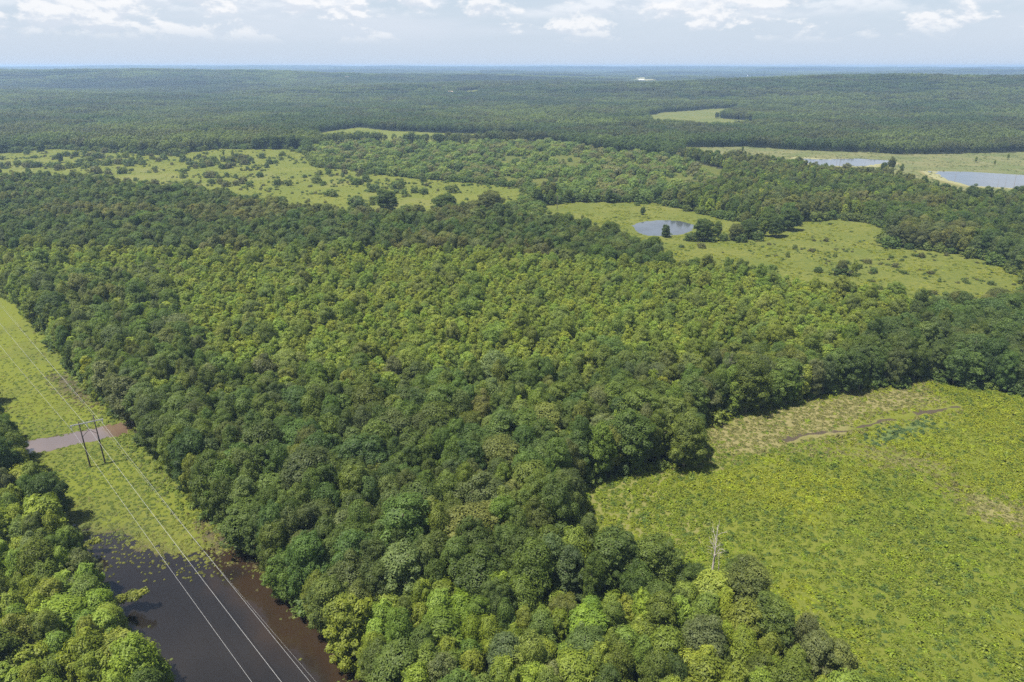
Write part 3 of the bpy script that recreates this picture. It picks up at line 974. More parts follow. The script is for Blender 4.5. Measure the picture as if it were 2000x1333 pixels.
def hue_word(t):
    r, g, b = t['tint']; l = g
    if r / g > 0.90: return 'olive brown' if l < 0.16 else 'yellowish olive'
    if l < 0.108: return 'dark green'
    if l < 0.135: return 'deep green'
    if l < 0.175: return 'mid green'
    return 'yellow green' if r / g > 0.78 else 'light green'



ORD = ['first', 'second', 'third', 'fourth', 'fifth', 'sixth', 'seventh', 'eighth', 'ninth', 'tenth']
NUM = ['zero', 'one', 'two', 'three', 'four', 'five', 'six', 'seven', 'eight', 'nine', 'ten', 'eleven', 'twelve']


def name_all(items, describe, where):
    """labels that single out: look + place, then order from the left among those alike"""
    groups = {}
    for t in items:
        groups.setdefault((describe(t), where(t)), []).append(t)
    rows = {}
    for (d, wh), g in groups.items():
        g.sort(key=lambda t: t['py'])
        n = len(g)
        names = [''] if n <= 8 else ['farther', 'nearer'] if n <= 17 else ['farthest', 'middle', 'nearest'] if n <= 27 else ['farthest', 'farther', 'nearer', 'nearest']
        for i, t in enumerate(g):
            rows.setdefault((d, wh, names[i * len(names) // n]), []).append(t)
    for (d, wh, rw), g in rows.items():
        g.sort(key=lambda t: t['px'])
        n = len(g)
        if rw: wh = f'of {rw} row {wh}'
        for i, t in enumerate(g):
            if n == 1: t['label'] = f'{d} {wh}'
            elif i == 0: t['label'] = f'leftmost {d} {wh}'
            elif i == n - 1: t['label'] = f'rightmost {d} {wh}'
            elif n == 3: t['label'] = f'middle {d} {wh}'
            elif i < 10: t['label'] = f'{ORD[i]} from left {d} {wh}'
            else: t['label'] = f'{ORD[n - 1 - i]} from right {d} {wh}'
    for t in items:
        for u, v in (('broad domed', 'domed'), ('tall oval', 'oval'), ('slim pointed', 'pointed'), ('yellowish olive', 'olive'), (' at wood foot', ' by wood foot'), (' in the ', ' in '), ('of farther row', 'farther row'), ('of nearer row', 'nearer row')):
            if len(t['label'].split()) > 16: t['label'] = t['label'].replace(u, v)


SHAPE = {'oak': 'broad domed', 'ash': 'tall oval', 'willow': 'feathery', 'young': 'slim pointed'}


def tree_look(t):
    return f"{hue_word(t)} {SHAPE[t['kind']]} tree"


def near_where(t):
    px, py = t['px'], t['py']
    x, y = t['x'], t['y']
    dc = float(sdist(CORRIDOR, np.array([x]), np.array([y]))[0]); dm = float(sdist(MEADOW, np.array([x]), np.array([y]))[0])
    if px < 340 and py > 700 and px < 340 + (py - 900) * .1 and x < -40:
        if py < 930: return 'in upper left grove'
        if py < 1030: return 'in left grove opposite grass'
        if py < 1130: return 'in left grove above floodwater'
        if py < 1230: return 'in left grove beside floodwater'
        return 'in the bottom left corner'
    if dc < 9:
        if py > 1200: return 'on right bank near bottom'
        if py > 1040: return 'on right bank of floodwater'
        if py > 900: return 'at wood edge by pylon'
        return 'at edge behind muddy creek'
    if dm < 10:
        if py > 1180: return 'at meadow edge near bottom'
        if py > 1000: return 'at meadow by dead tree'
        if py > 880: return "around meadow's left corner"
        return 'at wood edge above meadow'
    col = ('left', 'midleft', 'centre', 'midright', 'right')[min(4, max(0, int((px - 300) // 260)))]
    row = ('lowest row', 'low rows', 'front rows', 'middle rows', 'inner rows', 'upper rows')[min(5, max(0, int((1333 - py) // 85)))]
    return f'inside wood, {row}, {col}'


name_all(single, tree_look, near_where)
for t in single:
    plant(t, 'willow_tree' if t['kind'] == 'willow' else 'broadleaf_tree', t['label'], 'tree', 'trees of the near wood')


def far_where(t):
    px, py = t['px'], t['py']
    if 1870 < px and py > 350: return 'before the marsh lake'
    if 1380 < px < 1445 and py < 250: return 'in the notch of the far hill field'
    if 1380 < px and py < 345: return 'in the marsh'
    if 480 < px < 620 and py < 296: return 'in dark row behind left field'
    if px < 200: return 'standing alone in the far left field'
    if px < 500: return 'among shrubs in the far left field'
    if px < 800: return 'alone in the field left of the row of big oaks'
    if px < 980: return 'in the clump of big trees before the pond meadow'
    if px < 1270 and py < 400: return "along the pond meadow's back edge"
    if px < 1330: return 'beside the round pond'
    if px < 1600: return 'in the tree island right of the pond'
    return 'in the rough field right of the pond'


name_all(lone, lambda t: ('tall ' if t['h'] > 16.5 else 'small ' if t['h'] < 11 else '') + tree_look(t), far_where)
for t in lone:
    plant(t, 'broadleaf_tree', t['label'], 'tree', 'trees standing in the far meadows')

# the rest of the wood: one object
pk = []
for k in KINDS:
    for v in range(4): pk.append((k, v))
sp_i = {kv: i for i, kv in enumerate(pk)}
pts = np.array([(t['x'], t['y'], t['z']) for t in mass])
o = scatter('woodland', [PROTO[k][v] for k, v in pk], pts, [sp_i[(t['kind'], t['v'])] for t in mass],
            [(t['rs'], t['rs'], t['hs']) for t in mass], [t['yaw'] for t in mass], [t['tint'] for t in mass])
tag(o, 'dense green wood of mixed broadleaf trees filling the middle of the view', 'woodland', kind='stuff')

# ------------------------------------------------------------------ far forest
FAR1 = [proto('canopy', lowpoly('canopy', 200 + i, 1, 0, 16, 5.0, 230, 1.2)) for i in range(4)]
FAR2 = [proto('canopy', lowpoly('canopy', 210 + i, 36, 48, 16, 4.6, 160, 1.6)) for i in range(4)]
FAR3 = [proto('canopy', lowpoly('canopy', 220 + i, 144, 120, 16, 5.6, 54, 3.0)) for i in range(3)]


def far_forest():
    rng = np.random.default_rng(123)
    P_, I_, S_, T_ = [], [], [], []
    def tint(x, y, m):
        n = fbm(x / 220, y / 220, 61, 3); n2 = fbm(x / 60, y / 60, 63, 2)
        a = np.array((0.062, 0.092, 0.028)); b = np.array((0.108, 0.135, 0.038)); c = np.array((0.082, 0.086, 0.036))
        k = sstep(0.40, 0.60, n)[:, None]; q = sstep(0.5, 0.68, n2)[:, None] * 0.75
        t = a + (b - a) * k
        t = t + (c - t) * q
        return t * rng.uniform(0.72, 1.25, (m, 1)) * (0.8 + 0.45 * fbm(x / 420, y / 260, 67, 3))[:, None] * (1 + sstep(2500, 4500, np.hypot(x, y)) * (fbm(x / 900, y / 700, 69, 3) - 0.5) * 1.9)[:, None]
    def cells(step, d0, d1, amax):
        xs = np.arange(-d1 * math.sin(amax), d1 * math.sin(amax), step); ys = np.arange(d0 * 0.5, d1, step)
        X, Y = np.meshgrid(xs, ys); X = X.ravel(); Y = Y.ravel()
        D = np.hypot(X, Y); A = np.abs(np.arctan2(X, Y))
        k = (D >= d0) & (D < d1) & (A < amax)
        return X[k], Y[k]
    def whole(X, Y, h):
        m = np.zeros(X.shape, bool)
        for dx in (-h, 0, h):
            for dy in (-h, 0, h):
                m |= open_mask(X + dx, Y + dy)
        return m
    # ring 1: 1.0 - 4.6 km in 44 m patches; where a patch would touch a field, single trees instead
    X, Y = cells(44, 1000, 4600, R(47))
    touch = whole(X, Y, 27)
    x, y = X[~touch], Y[~touch]
    x = x + rng.uniform(-4, 4, len(x)); y = y + rng.uniform(-4, 4, len(y))
    P_.append(np.stack([x, y, terrain(x, y)], 1)); I_.append(4 + rng.integers(0, 4, len(x)))
    S_.append(np.stack([np.ones(len(x))] * 2 + [rng.uniform(.9, 1.15, len(x))], 1)); T_.append(tint(x, y, len(x)))
    xb, yb = X[touch], Y[touch]
    n = 36
    x = np.repeat(xb, n) + rng.uniform(-22, 22, len(xb) * n); y = np.repeat(yb, n) + rng.uniform(-22, 22, len(xb) * n)
    k = ~open_mask(x, y); x, y = x[k], y[k]
    P_.append(np.stack([x, y, terrain(x, y)], 1)); I_.append(rng.integers(0, 4, len(x)))
    s = rng.uniform(.75, 1.15, len(x)); S_.append(np.stack([s] * 3, 1)); T_.append(tint(x, y, len(x)))
    # ring 2: patches of 110 m out to the horizon
    X, Y = cells(112, 4600, 16500, R(44))
    k = ~open_mask(X, Y); x, y = X[k], Y[k]
    x = x + rng.uniform(-12, 12, len(x)); y = y + rng.uniform(-12, 12, len(y))
    P_.append(np.stack([x, y, terrain(x, y)], 1)); I_.append(8 + rng.integers(0, 3, len(x)))
    S_.append(np.ones((len(x), 3)) * 1.02); T_.append(tint(x / 2.5, y / 2.5, len(x)))
    p = np.concatenate(P_); n = len(p)
    yaw = rng.integers(0, 4, n) * (math.pi / 2)
    print('far forest', n)
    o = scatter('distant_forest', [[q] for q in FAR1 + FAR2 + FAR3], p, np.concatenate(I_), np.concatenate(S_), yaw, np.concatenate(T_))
    return tag(o, 'unbroken forest rolling over low hills to the horizon', 'forest', kind='stuff')


far_forest()

# ------------------------------------------------------------------ shrubs: along the wood edges and out in the fields
def edge_points(pg, step, rng, lo, hi):
    out = []
    for i in range(len(pg)):
        a_, b_ = pg[i], pg[(i + 1) % len(pg)]
        L = np.hypot(*(b_ - a_)); n = int(L / step)
        nrm = np.array([-(b_ - a_)[1], (b_ - a_)[0]]) / max(L, 1e-6)
        for k in range(n):
            p = a_ + (b_ - a_) * (k + rng.random()) / max(n, 1)
            q = p + nrm * 1.0
            if inside(pg, np.array([q[0]]), np.array([q[1]]))[0]: nn = -nrm
            else: nn = nrm
            out.append(p + nn * rng.uniform(lo, hi))
    return np.array(out)


rs_ = np.random.default_rng(404)
shrubs = []
def add_shrub(x, y, h, tint, where):
    vi = int(rs_.integers(0, 3)); h0, r0 = SPECIES['shrub'][vi][2:4]
    hs = h / h0
    shrubs.append(dict(x=x, y=y, kind='shrub', v=vi, hs=hs, rs=hs * rs_.uniform(.9, 1.25) * (1.55 if h < 2.4 and where in ('mid', 'pond') else rs_.uniform(.9, 1.4)), h=h, r=r0 * hs, tint=np.array(tint) * rs_.uniform(.85, 1.15), yaw=rs_.uniform(0, 6.28), wh=where))


for pg in (CORRIDOR, MEADOW):
    for (x, y) in edge_points(pg, 3.2, rs_, -1.2, 3.0):
        d = math.hypot(x, y)
        if d > 480 or y < 60: continue
        c = [(0.10, 0.145, 0.035), (0.135, 0.175, 0.038), (0.085, 0.125, 0.036), (0.175, 0.205, 0.034)][int(rs_.integers(0, 4))]
        add_shrub(x, y, rs_.uniform(1.8, 5.5), c, 'edge')
for (x, y) in np.concatenate([edge_points(pg, 2.6, rs_, -5, 9) for pg in (PONDFIELD, MIDFIELD)]):
    add_shrub(x, y, rs_.uniform(3, 8), [(0.10, 0.145, 0.035), (0.135, 0.165, 0.04)][int(rs_.integers(0, 2))], 'fieldedge')
# bushes scattered over the rough fields
def bushes(pg, n, fn, hlo, hhi, wh):
    x0, y0 = pg.min(0); x1, y1 = pg.max(0)
    X = rs_.uniform(x0, x1, n); Y = rs_.uniform(y0, y1, n)
    k = inside(pg, X, Y); X, Y = X[k], Y[k]
    k = rs_.random(len(X)) < fn(X, Y); X, Y = X[k], Y[k]
    for x, y in zip(X, Y):
        c = np.array([(0.10, 0.14, 0.035), (0.135, 0.165, 0.042), (0.08, 0.115, 0.036), (0.125, 0.125, 0.052)][int(rs_.integers(0, 4))]) * (1.45 if wh == 'scrub' else 1.25 if hhi < 3 else 1.0)
        add_shrub(x, y, hlo + (hhi - hlo) * rs_.random() ** 1.6, c, wh)
def mid_density(X, Y):
    px, py, _ = P(X, Y, 0)
    n = fbm(X / 45, Y / 30, 140, 3)
    d = sstep(0.50, 0.60, n)
    d = np.where((px > 180) & (px < 520) & (py > 305), np.maximum(d, 0.9 * sstep(.40, .52, n)), d)
    d = np.where((px < 200) & (py < 312), d * 0.15, d)
    d = np.where((px > 500) & (px < 620) & (py < 330), d * 0.2, d)
    return np.where((px > 640) & (py > 345) & (py < 385), d * 0.25, d)
bushes(MIDFIELD, 3800, mid_density, 1.8, 8.5, 'mid')
bushes(MIDFIELD, 9000, lambda X, Y: 0.02 + 0.98 * sstep(0.50, 0.62, fbm(X / 38, Y / 26, 147, 4)), 0.7, 2.4, 'mid')
def scrub_density(X, Y):
    return 0.12 + 0.88 * sstep(0.36, 0.52, fbm(X / 38, Y / 30, 160, 3))
bushes(SCRUB, 5200, scrub_density, 2.5, 10.5, 'scrub')
def pond_density(X, Y):
    px, py, _ = P(X, Y, 0)
    d = sstep(0.52, 0.66, fbm(X / 26, Y / 18, 150, 3)) * 0.6
    d = np.where(py < 470, d * 0.06, d)
    w_ = sdist(POND, X, Y) < 6
    return np.where(w_, 0, d)
bushes(PONDFIELD, 1500, pond_density, 0.9, 3.6, 'pond')
bushes(PONDFIELD, 4000, lambda X, Y: pond_density(X, Y) * 1.3, 0.4, 1.3, 'pond')
for (px, py, h) in [(1060, 400, 9), (1090, 398, 8), (1108, 396, 7), (1160, 394, 8), (1195, 395, 8.5), (1225, 395, 6), (1252, 396, 9), (1215, 394, 5), (1300, 398, 6), (1320, 404, 8),
                    (1350, 470, 6), (1388, 472, 5), (1412, 470, 5), (1448, 473, 6), (1478, 470, 7), (1245, 402, 3), (1300, 462, 5), (1640, 538, 6), (1598, 532, 3.5), (1706, 533, 3.2)]:
    x, y = G(px, py); add_shrub(x, y, h, (0.09, 0.13, 0.036), 'meadowback')
wet = [(pg, 4.0) for pg in (FLOOD, CREEK, POND)]
good = []
for t in shrubs:
    t['z'] = float(ground_z(np.array([t['x']]), np.array([t['y']]))[0]) if math.hypot(t['x'], t['y']) < 420 else float(terrain(t['x'], t['y']))
    px, py, dep = P(t['x'], t['y'], t['z'] + 0.5 * t['h'])
    t['px'], t['py'], t['dep'] = float(px), float(py), float(dep)
    t['size'] = t['r'] / t['dep'] if (0 < px < 2000 and 0 < py < 1333) else 0
    if t['wh'] in ('fieldedge', 'scrub'): t['size'] *= 0.3
    X_, Y_ = np.array([t['x']]), np.array([t['y']])
    if sdist(FLOOD, X_, Y_)[0] < 1.0 or sdist(CREEK, X_, Y_)[0] < 0.5 or sdist(POND, X_, Y_)[0] < 1: continue
    good.append(t)
shrubs = sorted(good, key=lambda t: -t['size'])
s_one = shrubs[:190]; s_rest = shrubs[190:]


def shrub_where(t):
    px, py = t['px'], t['py']
    x, y = np.array([t['x']]), np.array([t['y']])
    if t['dep'] < 420 and t['wh'] == 'edge':
        if sdist(CORRIDOR, x, y)[0] < sdist(MEADOW, x, y)[0]:
            if px < 300 and py > 850: return 'under left grove by strip'
            return 'at wood foot by floodwater' if py > 1050 else 'at wood foot near pylon' if py > 830 else 'at wood foot along far strip'
        return 'at the lower meadow edge' if py > 1050 else "by the meadow's left corner" if py > 890 else 'at wood foot above meadow, right' if px > 1600 else 'at the wood foot above the meadow'
    if t['wh'] in ('pond', 'meadowback'):
        if px < 1340 and py < 412: return "along the pond meadow's back edge"
        return 'near the pond' if px < 1420 else 'in tree island beside pond' if px < 1560 and py < 480 else 'in upper field beyond pond' if py < 520 else 'in lower field beyond pond'
    col = 'far left' if px < 250 else 'left' if px < 450 else 'middle' if px < 650 else 'right' if px < 850 else 'far right'
    return f'in {col} shrubby field, ' + ('back' if py < 335 else 'middle' if py < 375 else 'front')


def shrub_look(t):
    return ('low ' if t['h'] < 2.5 else 'tall ' if t['h'] > 5.5 else 'rounded ') + hue_word(t) + ' shrub'


name_all(s_one, shrub_look, shrub_where)
for t in s_one:
    plant(t, 'shrub', t['label'], 'shrub', 'shrubs at the wood edges and in the fields')
o = scatter('undergrowth', [[PROTO['shrub'][v][0]] for v in range(3)], np.array([(t['x'], t['y'], t['z']) for t in s_rest]), [t['v'] for t in s_rest],
            [(t['rs'], t['rs'], t['hs']) for t in s_rest], [t['yaw'] for t in s_rest], [t['tint'] for t in s_rest])
tag(o, 'low brush and scrub along wood edges and over the far fields', 'undergrowth', kind='stuff')


# ------------------------------------------------------------------ meadow herbs and grass tussocks
def tussock(name, seed, n, r, h, size, flat=False):
    rng = np.random.default_rng(seed)
    a = rng.uniform(0, 6.283, n); q = r * np.sqrt(rng.random(n))
    z = h * (1 - (q / r) ** 2 * 0.8) * rng.uniform(0.45, 1.05, n)
    pos = np.stack([q * np.cos(a), q * np.sin(a), z], 1)
    nrm = unit(np.stack([np.cos(a) * q / r, np.sin(a) * q / r, np.full(n, 1.5)], 1) + rng.normal(0, 0.40, (n, 3)))
    V, Q = leaf_quads(rng, pos, nrm, size * rng.uniform(.6, 1.4, n), 1.8 if flat else 1.4)
    me = mesh_np(name, V, quads=Q, mat=M_LEAF)
    fattr(me, 'leaf', np.repeat(np.clip(rng.normal(.45, .22, n), 0, 1), 4))
    return proto(name, me)


HERB = [tussock('herb', 301 + i, 46, 0.75, 0.85, 0.30) for i in range(4)]
TUFT = [tussock('tuft', 311 + i, 34, 0.65, 0.34, 0.26, True) for i in range(3)]


def meadow_plants():
    rng = np.random.default_rng(606)
    def pick(pg, n, extra=0):
        x0, y0 = pg.min(0); x1, y1 = pg.max(0)
        X = rng.uniform(x0, x1, n); Y = rng.uniform(y0, y1, n)
        k = inside(pg, X, Y)
        X, Y = X[k], Y[k]
        px, py, d = P(X, Y, 0.5)
        k = (px > -160) & (px < 2160) & (py < 1480)
        return X[k], Y[k]
    out = []
    def put(X, Y, idx, s, hz, tint):
        out.append((np.stack([X, Y, ground_z(X, Y) - 0.03], 1), idx, np.stack([s, s, s * hz], 1), tint))
    pal = np.array([(0.200, 0.210, 0.020), (0.214, 0.220, 0.024), (0.177, 0.192, 0.020), (0.138, 0.167, 0.024), (0.228, 0.250, 0.020), (0.108, 0.142, 0.024)])
    X, Y = pick(MEADOW, 52000)
    drym = np.maximum(1 - sstep(-11, 11, sdist(DRY1, X, Y) + (fbm(X / 9, Y / 9, 172, 3) - .5) * 14), np.maximum(1 - sstep(-6, 6, sdist(DRY2, X, Y)), 0.7 * (1 - sstep(-5, 7, sdist(DRY3, X, Y)))))
    wetm = 1 - sstep(-5, 4, sdist(WET, X, Y))
    dd = polyline_d(DITCH, X, Y)
    tall = sstep(0.36, 0.6, fbm(X / 22, Y / 22, 171, 3)) * (1 - drym) * (1 - wetm)
    ci = rng.choice(6, len(X), p=[.27, .25, .2, .13, .07, .08])
    yel = fbm(X / 6, Y / 6, 175, 2) > 0.66
    ci = np.where(yel & (rng.random(len(X)) < 0.6), 4, ci)
    t = pal[ci] * rng.uniform(.85, 1.15, (len(X), 1))
    pa = sstep(0.38, 0.62, fbm(X / 30, Y / 30, 178, 3))[:, None]
    t = t * (np.array((0.80, 0.92, 1.05)) * (1 - pa) + np.array((1.06, 1.10, 0.95)) * pa)
    straw = np.array((0.200, 0.188, 0.072)) * rng.uniform(.75, 1.25, (len(X), 1))
    t = np.where((rng.random(len(X)) < drym * 0.85)[:, None], straw, t)
    t = np.where((rng.random(len(X)) < wetm * 0.9)[:, None], np.array((0.085, 0.130, 0.048)) * rng.uniform(.8, 1.2, (len(X), 1)), t)
    keep = (dd > 1.1 + rng.random(len(X))) & (rng.random(len(X)) > wetm * 0.5)
    isherb = rng.random(len(X)) < 0.25 + 0.75 * tall
    idx = np.where(isherb & (drym < .6), rng.integers(0, 4, len(X)), 4 + rng.integers(0, 3, len(X)))
    big = rng.random(len(X)) < 0.05
    s = rng.uniform(.65, 1.25, len(X)) * np.where(big, 1.5, 1.0)
    put(X[keep], Y[keep], idx[keep], s[keep], rng.uniform(.6, 1.25, len(X))[keep], t[keep])
    # power line strip: short turf, thinning into the floodwater
    X, Y = pick(CORRIDOR, 260000)
    k = np.hypot(X, Y) < 150 + 280 * rng.random(len(X)) ** 0.7
    X, Y = X[k], Y[k]
    FLOOD_TOP = G(300, 1118)[1]
    sw = np.minimum(sdist(FLOOD, X, Y), 60); sc_ = sdist(CREEK, X, Y)
    p = sstep(-15, 0, sw + (fbm(X / 7, Y / 7, 181, 3) - 0.5) * 24) * sstep(-1.0, 1.0, sc_)
    p = p * np.where(Y > FLOOD_TOP - 4 * rng.random(len(X)), 1.0, (sw > -0.5) * 1.0)
    edge_ = 0.10 * (sdist(CORRIDOR, X, Y) > -8) * (fbm(X / 6, Y / 6, 187, 3) > .6)
    keep = rng.random(len(X)) < np.maximum(p, edge_) * np.where(np.hypot(X, Y) > 330, 0.4, 0.8)
    X, Y, sw = X[keep], Y[keep], sw[keep]
    gz = np.maximum(ground_z(X, Y), WLEV[id(FLOOD)] + 0.02)
    tp = np.array([(0.128, 0.150, 0.020), (0.150, 0.165, 0.022), (0.105, 0.128, 0.024), (0.165, 0.155, 0.050)])
    t = tp[rng.choice(4, len(X), p=[.35, .35, .2, .1])] * rng.uniform(.85, 1.15, (len(X), 1))
    wk = 0.8 * (1 - sstep(-2, 16, sw))[:, None]
    t = t * (1 - wk) + wk * np.array((0.140, 0.140, 0.046)) * rng.uniform(.7, 1.3, (len(X), 1))
    mud = (sdist(MUDPATCH, X, Y) < 2) | (sdist(BANKMUD, X, Y) < 2)
    t = np.where((mud & (rng.random(len(X)) < 0.5))[:, None], np.array((0.11, 0.095, 0.05)), t)
    cd_ = sdist(CORRIDOR, X, Y)
    sb = np.where(cd_ > -6, 1.25, 1.0)
    pa = sstep(0.36, 0.62, fbm(X / 18, Y / 18, 188, 3))[:, None]
    t = t * (np.array((1.05, 1.18, 1.2)) * (1 - pa) + np.array((1.40, 1.38, 1.2)) * pa)
    hb = (cd_ > -9) & (rng.random(len(X)) < 0.5) & (sw > 0)
    out.append((np.stack([X, Y, gz], 1), np.where(hb, rng.integers(0, 4, len(X)), 4 + rng.integers(0, 3, len(X))), np.stack([rng.uniform(.5, .95, len(X)) * sb * np.where(sw < -2, .6, 1)] * 2 + [rng.uniform(.35, .9, len(X)) * sb], 1), t))
    # far meadows: coarser tussocks
    for pg, n, hmax in ((PONDFIELD, 14000, 0.7), (MIDFIELD, 16000, 0.8), (MARSH, 14000, 1.0)):
        X, Y = pick(pg, n)
        k = rng.random(len(X)) < sstep(0.38, 0.62, fbm(X / 16, Y / 14, 191, 3))
        for wpg in (POND, MARSHPOND, MARSHLAKE): k &= sdist(wpg, X, Y) > 3
        X, Y = X[k], Y[k]
        pp = pal if pg is not MARSH else np.array([(0.11, 0.135, 0.045), (0.14, 0.14, 0.06), (0.09, 0.12, 0.045)])
        t = pp[rng.integers(0, len(pp), len(X))] * rng.uniform(.85, 1.15, (len(X), 1))
        put(X, Y, 4 + rng.integers(0, 3, len(X)), rng.uniform(1.0, 2.4, len(X)), rng.uniform(.5, hmax, len(X)), t)
    p = np.concatenate([o_[0] for o_ in out]); n = len(p); print('herbs', n)
    o = scatter('meadow_plants', [[q] for q in HERB + TUFT], p, np.concatenate([o_[1] for o_ in out]), np.concatenate([o_[2] for o_ in out]),
                rng.uniform(0, 6.283, n), np.concatenate([o_[3] for o_ in out]))
    tag(o, 'yellow green meadow herbs and grass tussocks', 'meadow plants', kind='stuff')


meadow_plants()


# ------------------------------------------------------------------ bare and dead trees
def bare_mesh(seed, h, spread, m, twigs=3, trunk_r=0.022, forks=9, up=0.55, start=0.3):
    rng = np.random.default_rng(seed)
    trunk, limbs = Bag(), Bag()
    bx, by = rng.normal(0, 0.03, 2) * h
    def tp(f): return Vector((bx * f * f, by * f * f, f * h))
    trunk.tube([tp(f) - Vector((0, 0, 0.3 * (f == 0))) for f in np.linspace(0, 1, 8)], [trunk_r * h * (1.3 if i == 0 else 1 - 0.88 * i / 7) for i in range(8)], 7)
    def branch(p, d, L, r, lev):
        pts = [p]; q = p.copy(); dd = d.copy()
        for k in range(3):
            dd = (dd + Vector(rng.normal(0, .16, 3)) + Vector((0, 0, .08))).normalized()
            q = q + dd * L / 3; pts.append(q.copy())
        limbs.tube(pts, [r, r * .75, r * .5, r * .2], 5 if lev < 2 else 3)
        if lev < twigs:
            for k in range(4 if lev < 2 else 3):
                i = int(rng.integers(1, 4))
                nd = (dd + Vector(rng.normal(0, .6, 3)) + Vector((0, 0, .15))).normalized()
                branch(pts[i], nd, L * rng.uniform(.4, .62), r * .5, lev + 1)
    for k in range(forks):
        f = start + (0.95 - start) * k / forks
        a = k * 2.4 + rng.uniform(-.5, .5)
        d = Vector((math.cos(a) * (1 - up), math.sin(a) * (1 - up), up)).normalized()
        branch(tp(f), d, spread * rng.uniform(.7, 1.1) * (1.15 - .6 * f), trunk_r * h * .42 * (1.15 - f), 1)
    return trunk.mesh('trunk', m, True), limbs.mesh('branches', m, True)


def bare_tree(name, label, cat, loc, meshes, scale=1.0, yaw=0.0, lean=(0, 0), group=None):
    root = bpy.data.objects.new(name, None); COL.objects.link(root)
    root.location = loc; root.rotation_euler = (lean[0], lean[1], yaw); root.scale = (scale,) * 3
    tag(root, label, cat, group)
    obj('trunk', meshes[0], root); obj('branches', meshes[1], root)
    return root


def gz(x, y): return float(ground_z(np.array([x]), np.array([y]))[0])


SNAG = bare_mesh(501, 19.5, 4.6, M_DEAD, 2, 0.021, 13, 0.6, 0.4)
x, y = G(1388, 1138)
bare_tree('dead_tree', 'tall bleached dead tree with bare trunk at the meadow edge', 'dead tree', (x, y, gz(x, y)), SNAG, 0.88, 0.6, (0.0, 0.03))
SNAG2 = bare_mesh(502, 13.5, 3.0, M_DEAD, 2, 0.014, 5, 0.7, 0.45)
x, y = G(1403, 1134)
bare_tree('dead_tree', 'thinner forked dead trunk beside the tall bleached tree', 'dead tree', (x, y, gz(x, y)), SNAG2, 0.8, 2.1, (0.0, 0.12))
BARE = [bare_mesh(511 + i, 15.5 + i, 5.6, M_GREYTWIG, 3, 0.016, 13, 0.5, 0.28) for i in range(3)]
for i, (px, py, sc_, lab) in enumerate([
        (602, 862, 1.1, 'bare grey tree among green crowns left of the wood centre'),
        (1288, 832, 1.1, "bare grey tree at the wood's corner by the meadow"),
        (1420, 742, 1.15, 'left one of two bare grey trees along the wood edge above the meadow'),
        (1548, 745, 1.15, 'right one of two bare grey trees along the wood edge above the meadow'),
        (1702, 683, 1.15, 'large bare grey tree behind the right end of the wood edge'),
        (1768, 672, 1.0, 'smaller bare grey tree beside the large bare one at right'),
        (300, 612, 0.95, 'bare grey tree among the light green young trees at left'),
        (520, 560, 1.0, 'bare grey tree in the upper middle of the young wood'),
        (1010, 798, 1.0, 'bare grey tree deep in the wood above its centre'),
        (668, 1196, 0.85, 'bare grey tree on the bank above the floodwater'),
        (152, 1128, 0.85, 'bare grey bush tree inside the left grove')]):
    x, y = G(px, py, 12.5 if i not in (2, 3) else 8.5)
    bare_tree('bare_tree', lab, 'bare tree', (x, y, gz(x, y)), BARE[i % 3], sc_ * .86, i * 1.3, group='bare grey trees in the wood')
BUSHY = bare_mesh(531, 7.0, 2.8, M_GREYTWIG, 3, 0.012, 12, 0.6, 0.12)
for px, py, sc_, lab in [(1580, 1248, 1.1, 'small leafless grey tree at the lower meadow edge'), (1345, 838, .9, 'leafless grey bush at the notch of the meadow corner')]:
    x, y = G(px, py); bare_tree('bare_bush', lab, 'bare bush', (x, y, gz(x, y)), BUSHY, sc_, 1.0)
MSNAG = bare_mesh(541, 14, 2.0, M_GREYTWIG, 1, 0.012, 6, 0.7, 0.4)
for i, (px, py, sc_, lab) in enumerate([(1640, 322, 1.6, 'tallest dead snag standing by the marsh pool'), (1633, 324, .9, 'short dead snag left of the tall one by the marsh pool'),
                                        (1622, 325, .7, 'leftmost small dead snag in the marsh pool'), (1690, 318, .6, 'small dead snag at the right of the marsh pool'),
                                        (1865, 352, 1.0, 'leftmost dead snag in the marsh lake'), (1948, 366, .9, 'second dead snag in the marsh lake'),
                                        (1962, 367, 1.0, 'third dead snag in the marsh lake'), (1980, 366, 1.4, 'tallest dead snag at the right of the marsh lake'),
                                        (1850, 318, .8, 'dead snag in the marsh grass above the lake'), (1910, 322, .9, 'rightmost dead snag in the marsh grass above the lake')]):
    x, y = G(px, py); bare_tree('snag', lab, 'snag', (x, y, float(terrain(x, y)) - .3), MSNAG, sc_, i, (0.05 * (-1) ** i, 0.06 * math.sin(i)), 'dead snags in the marsh')

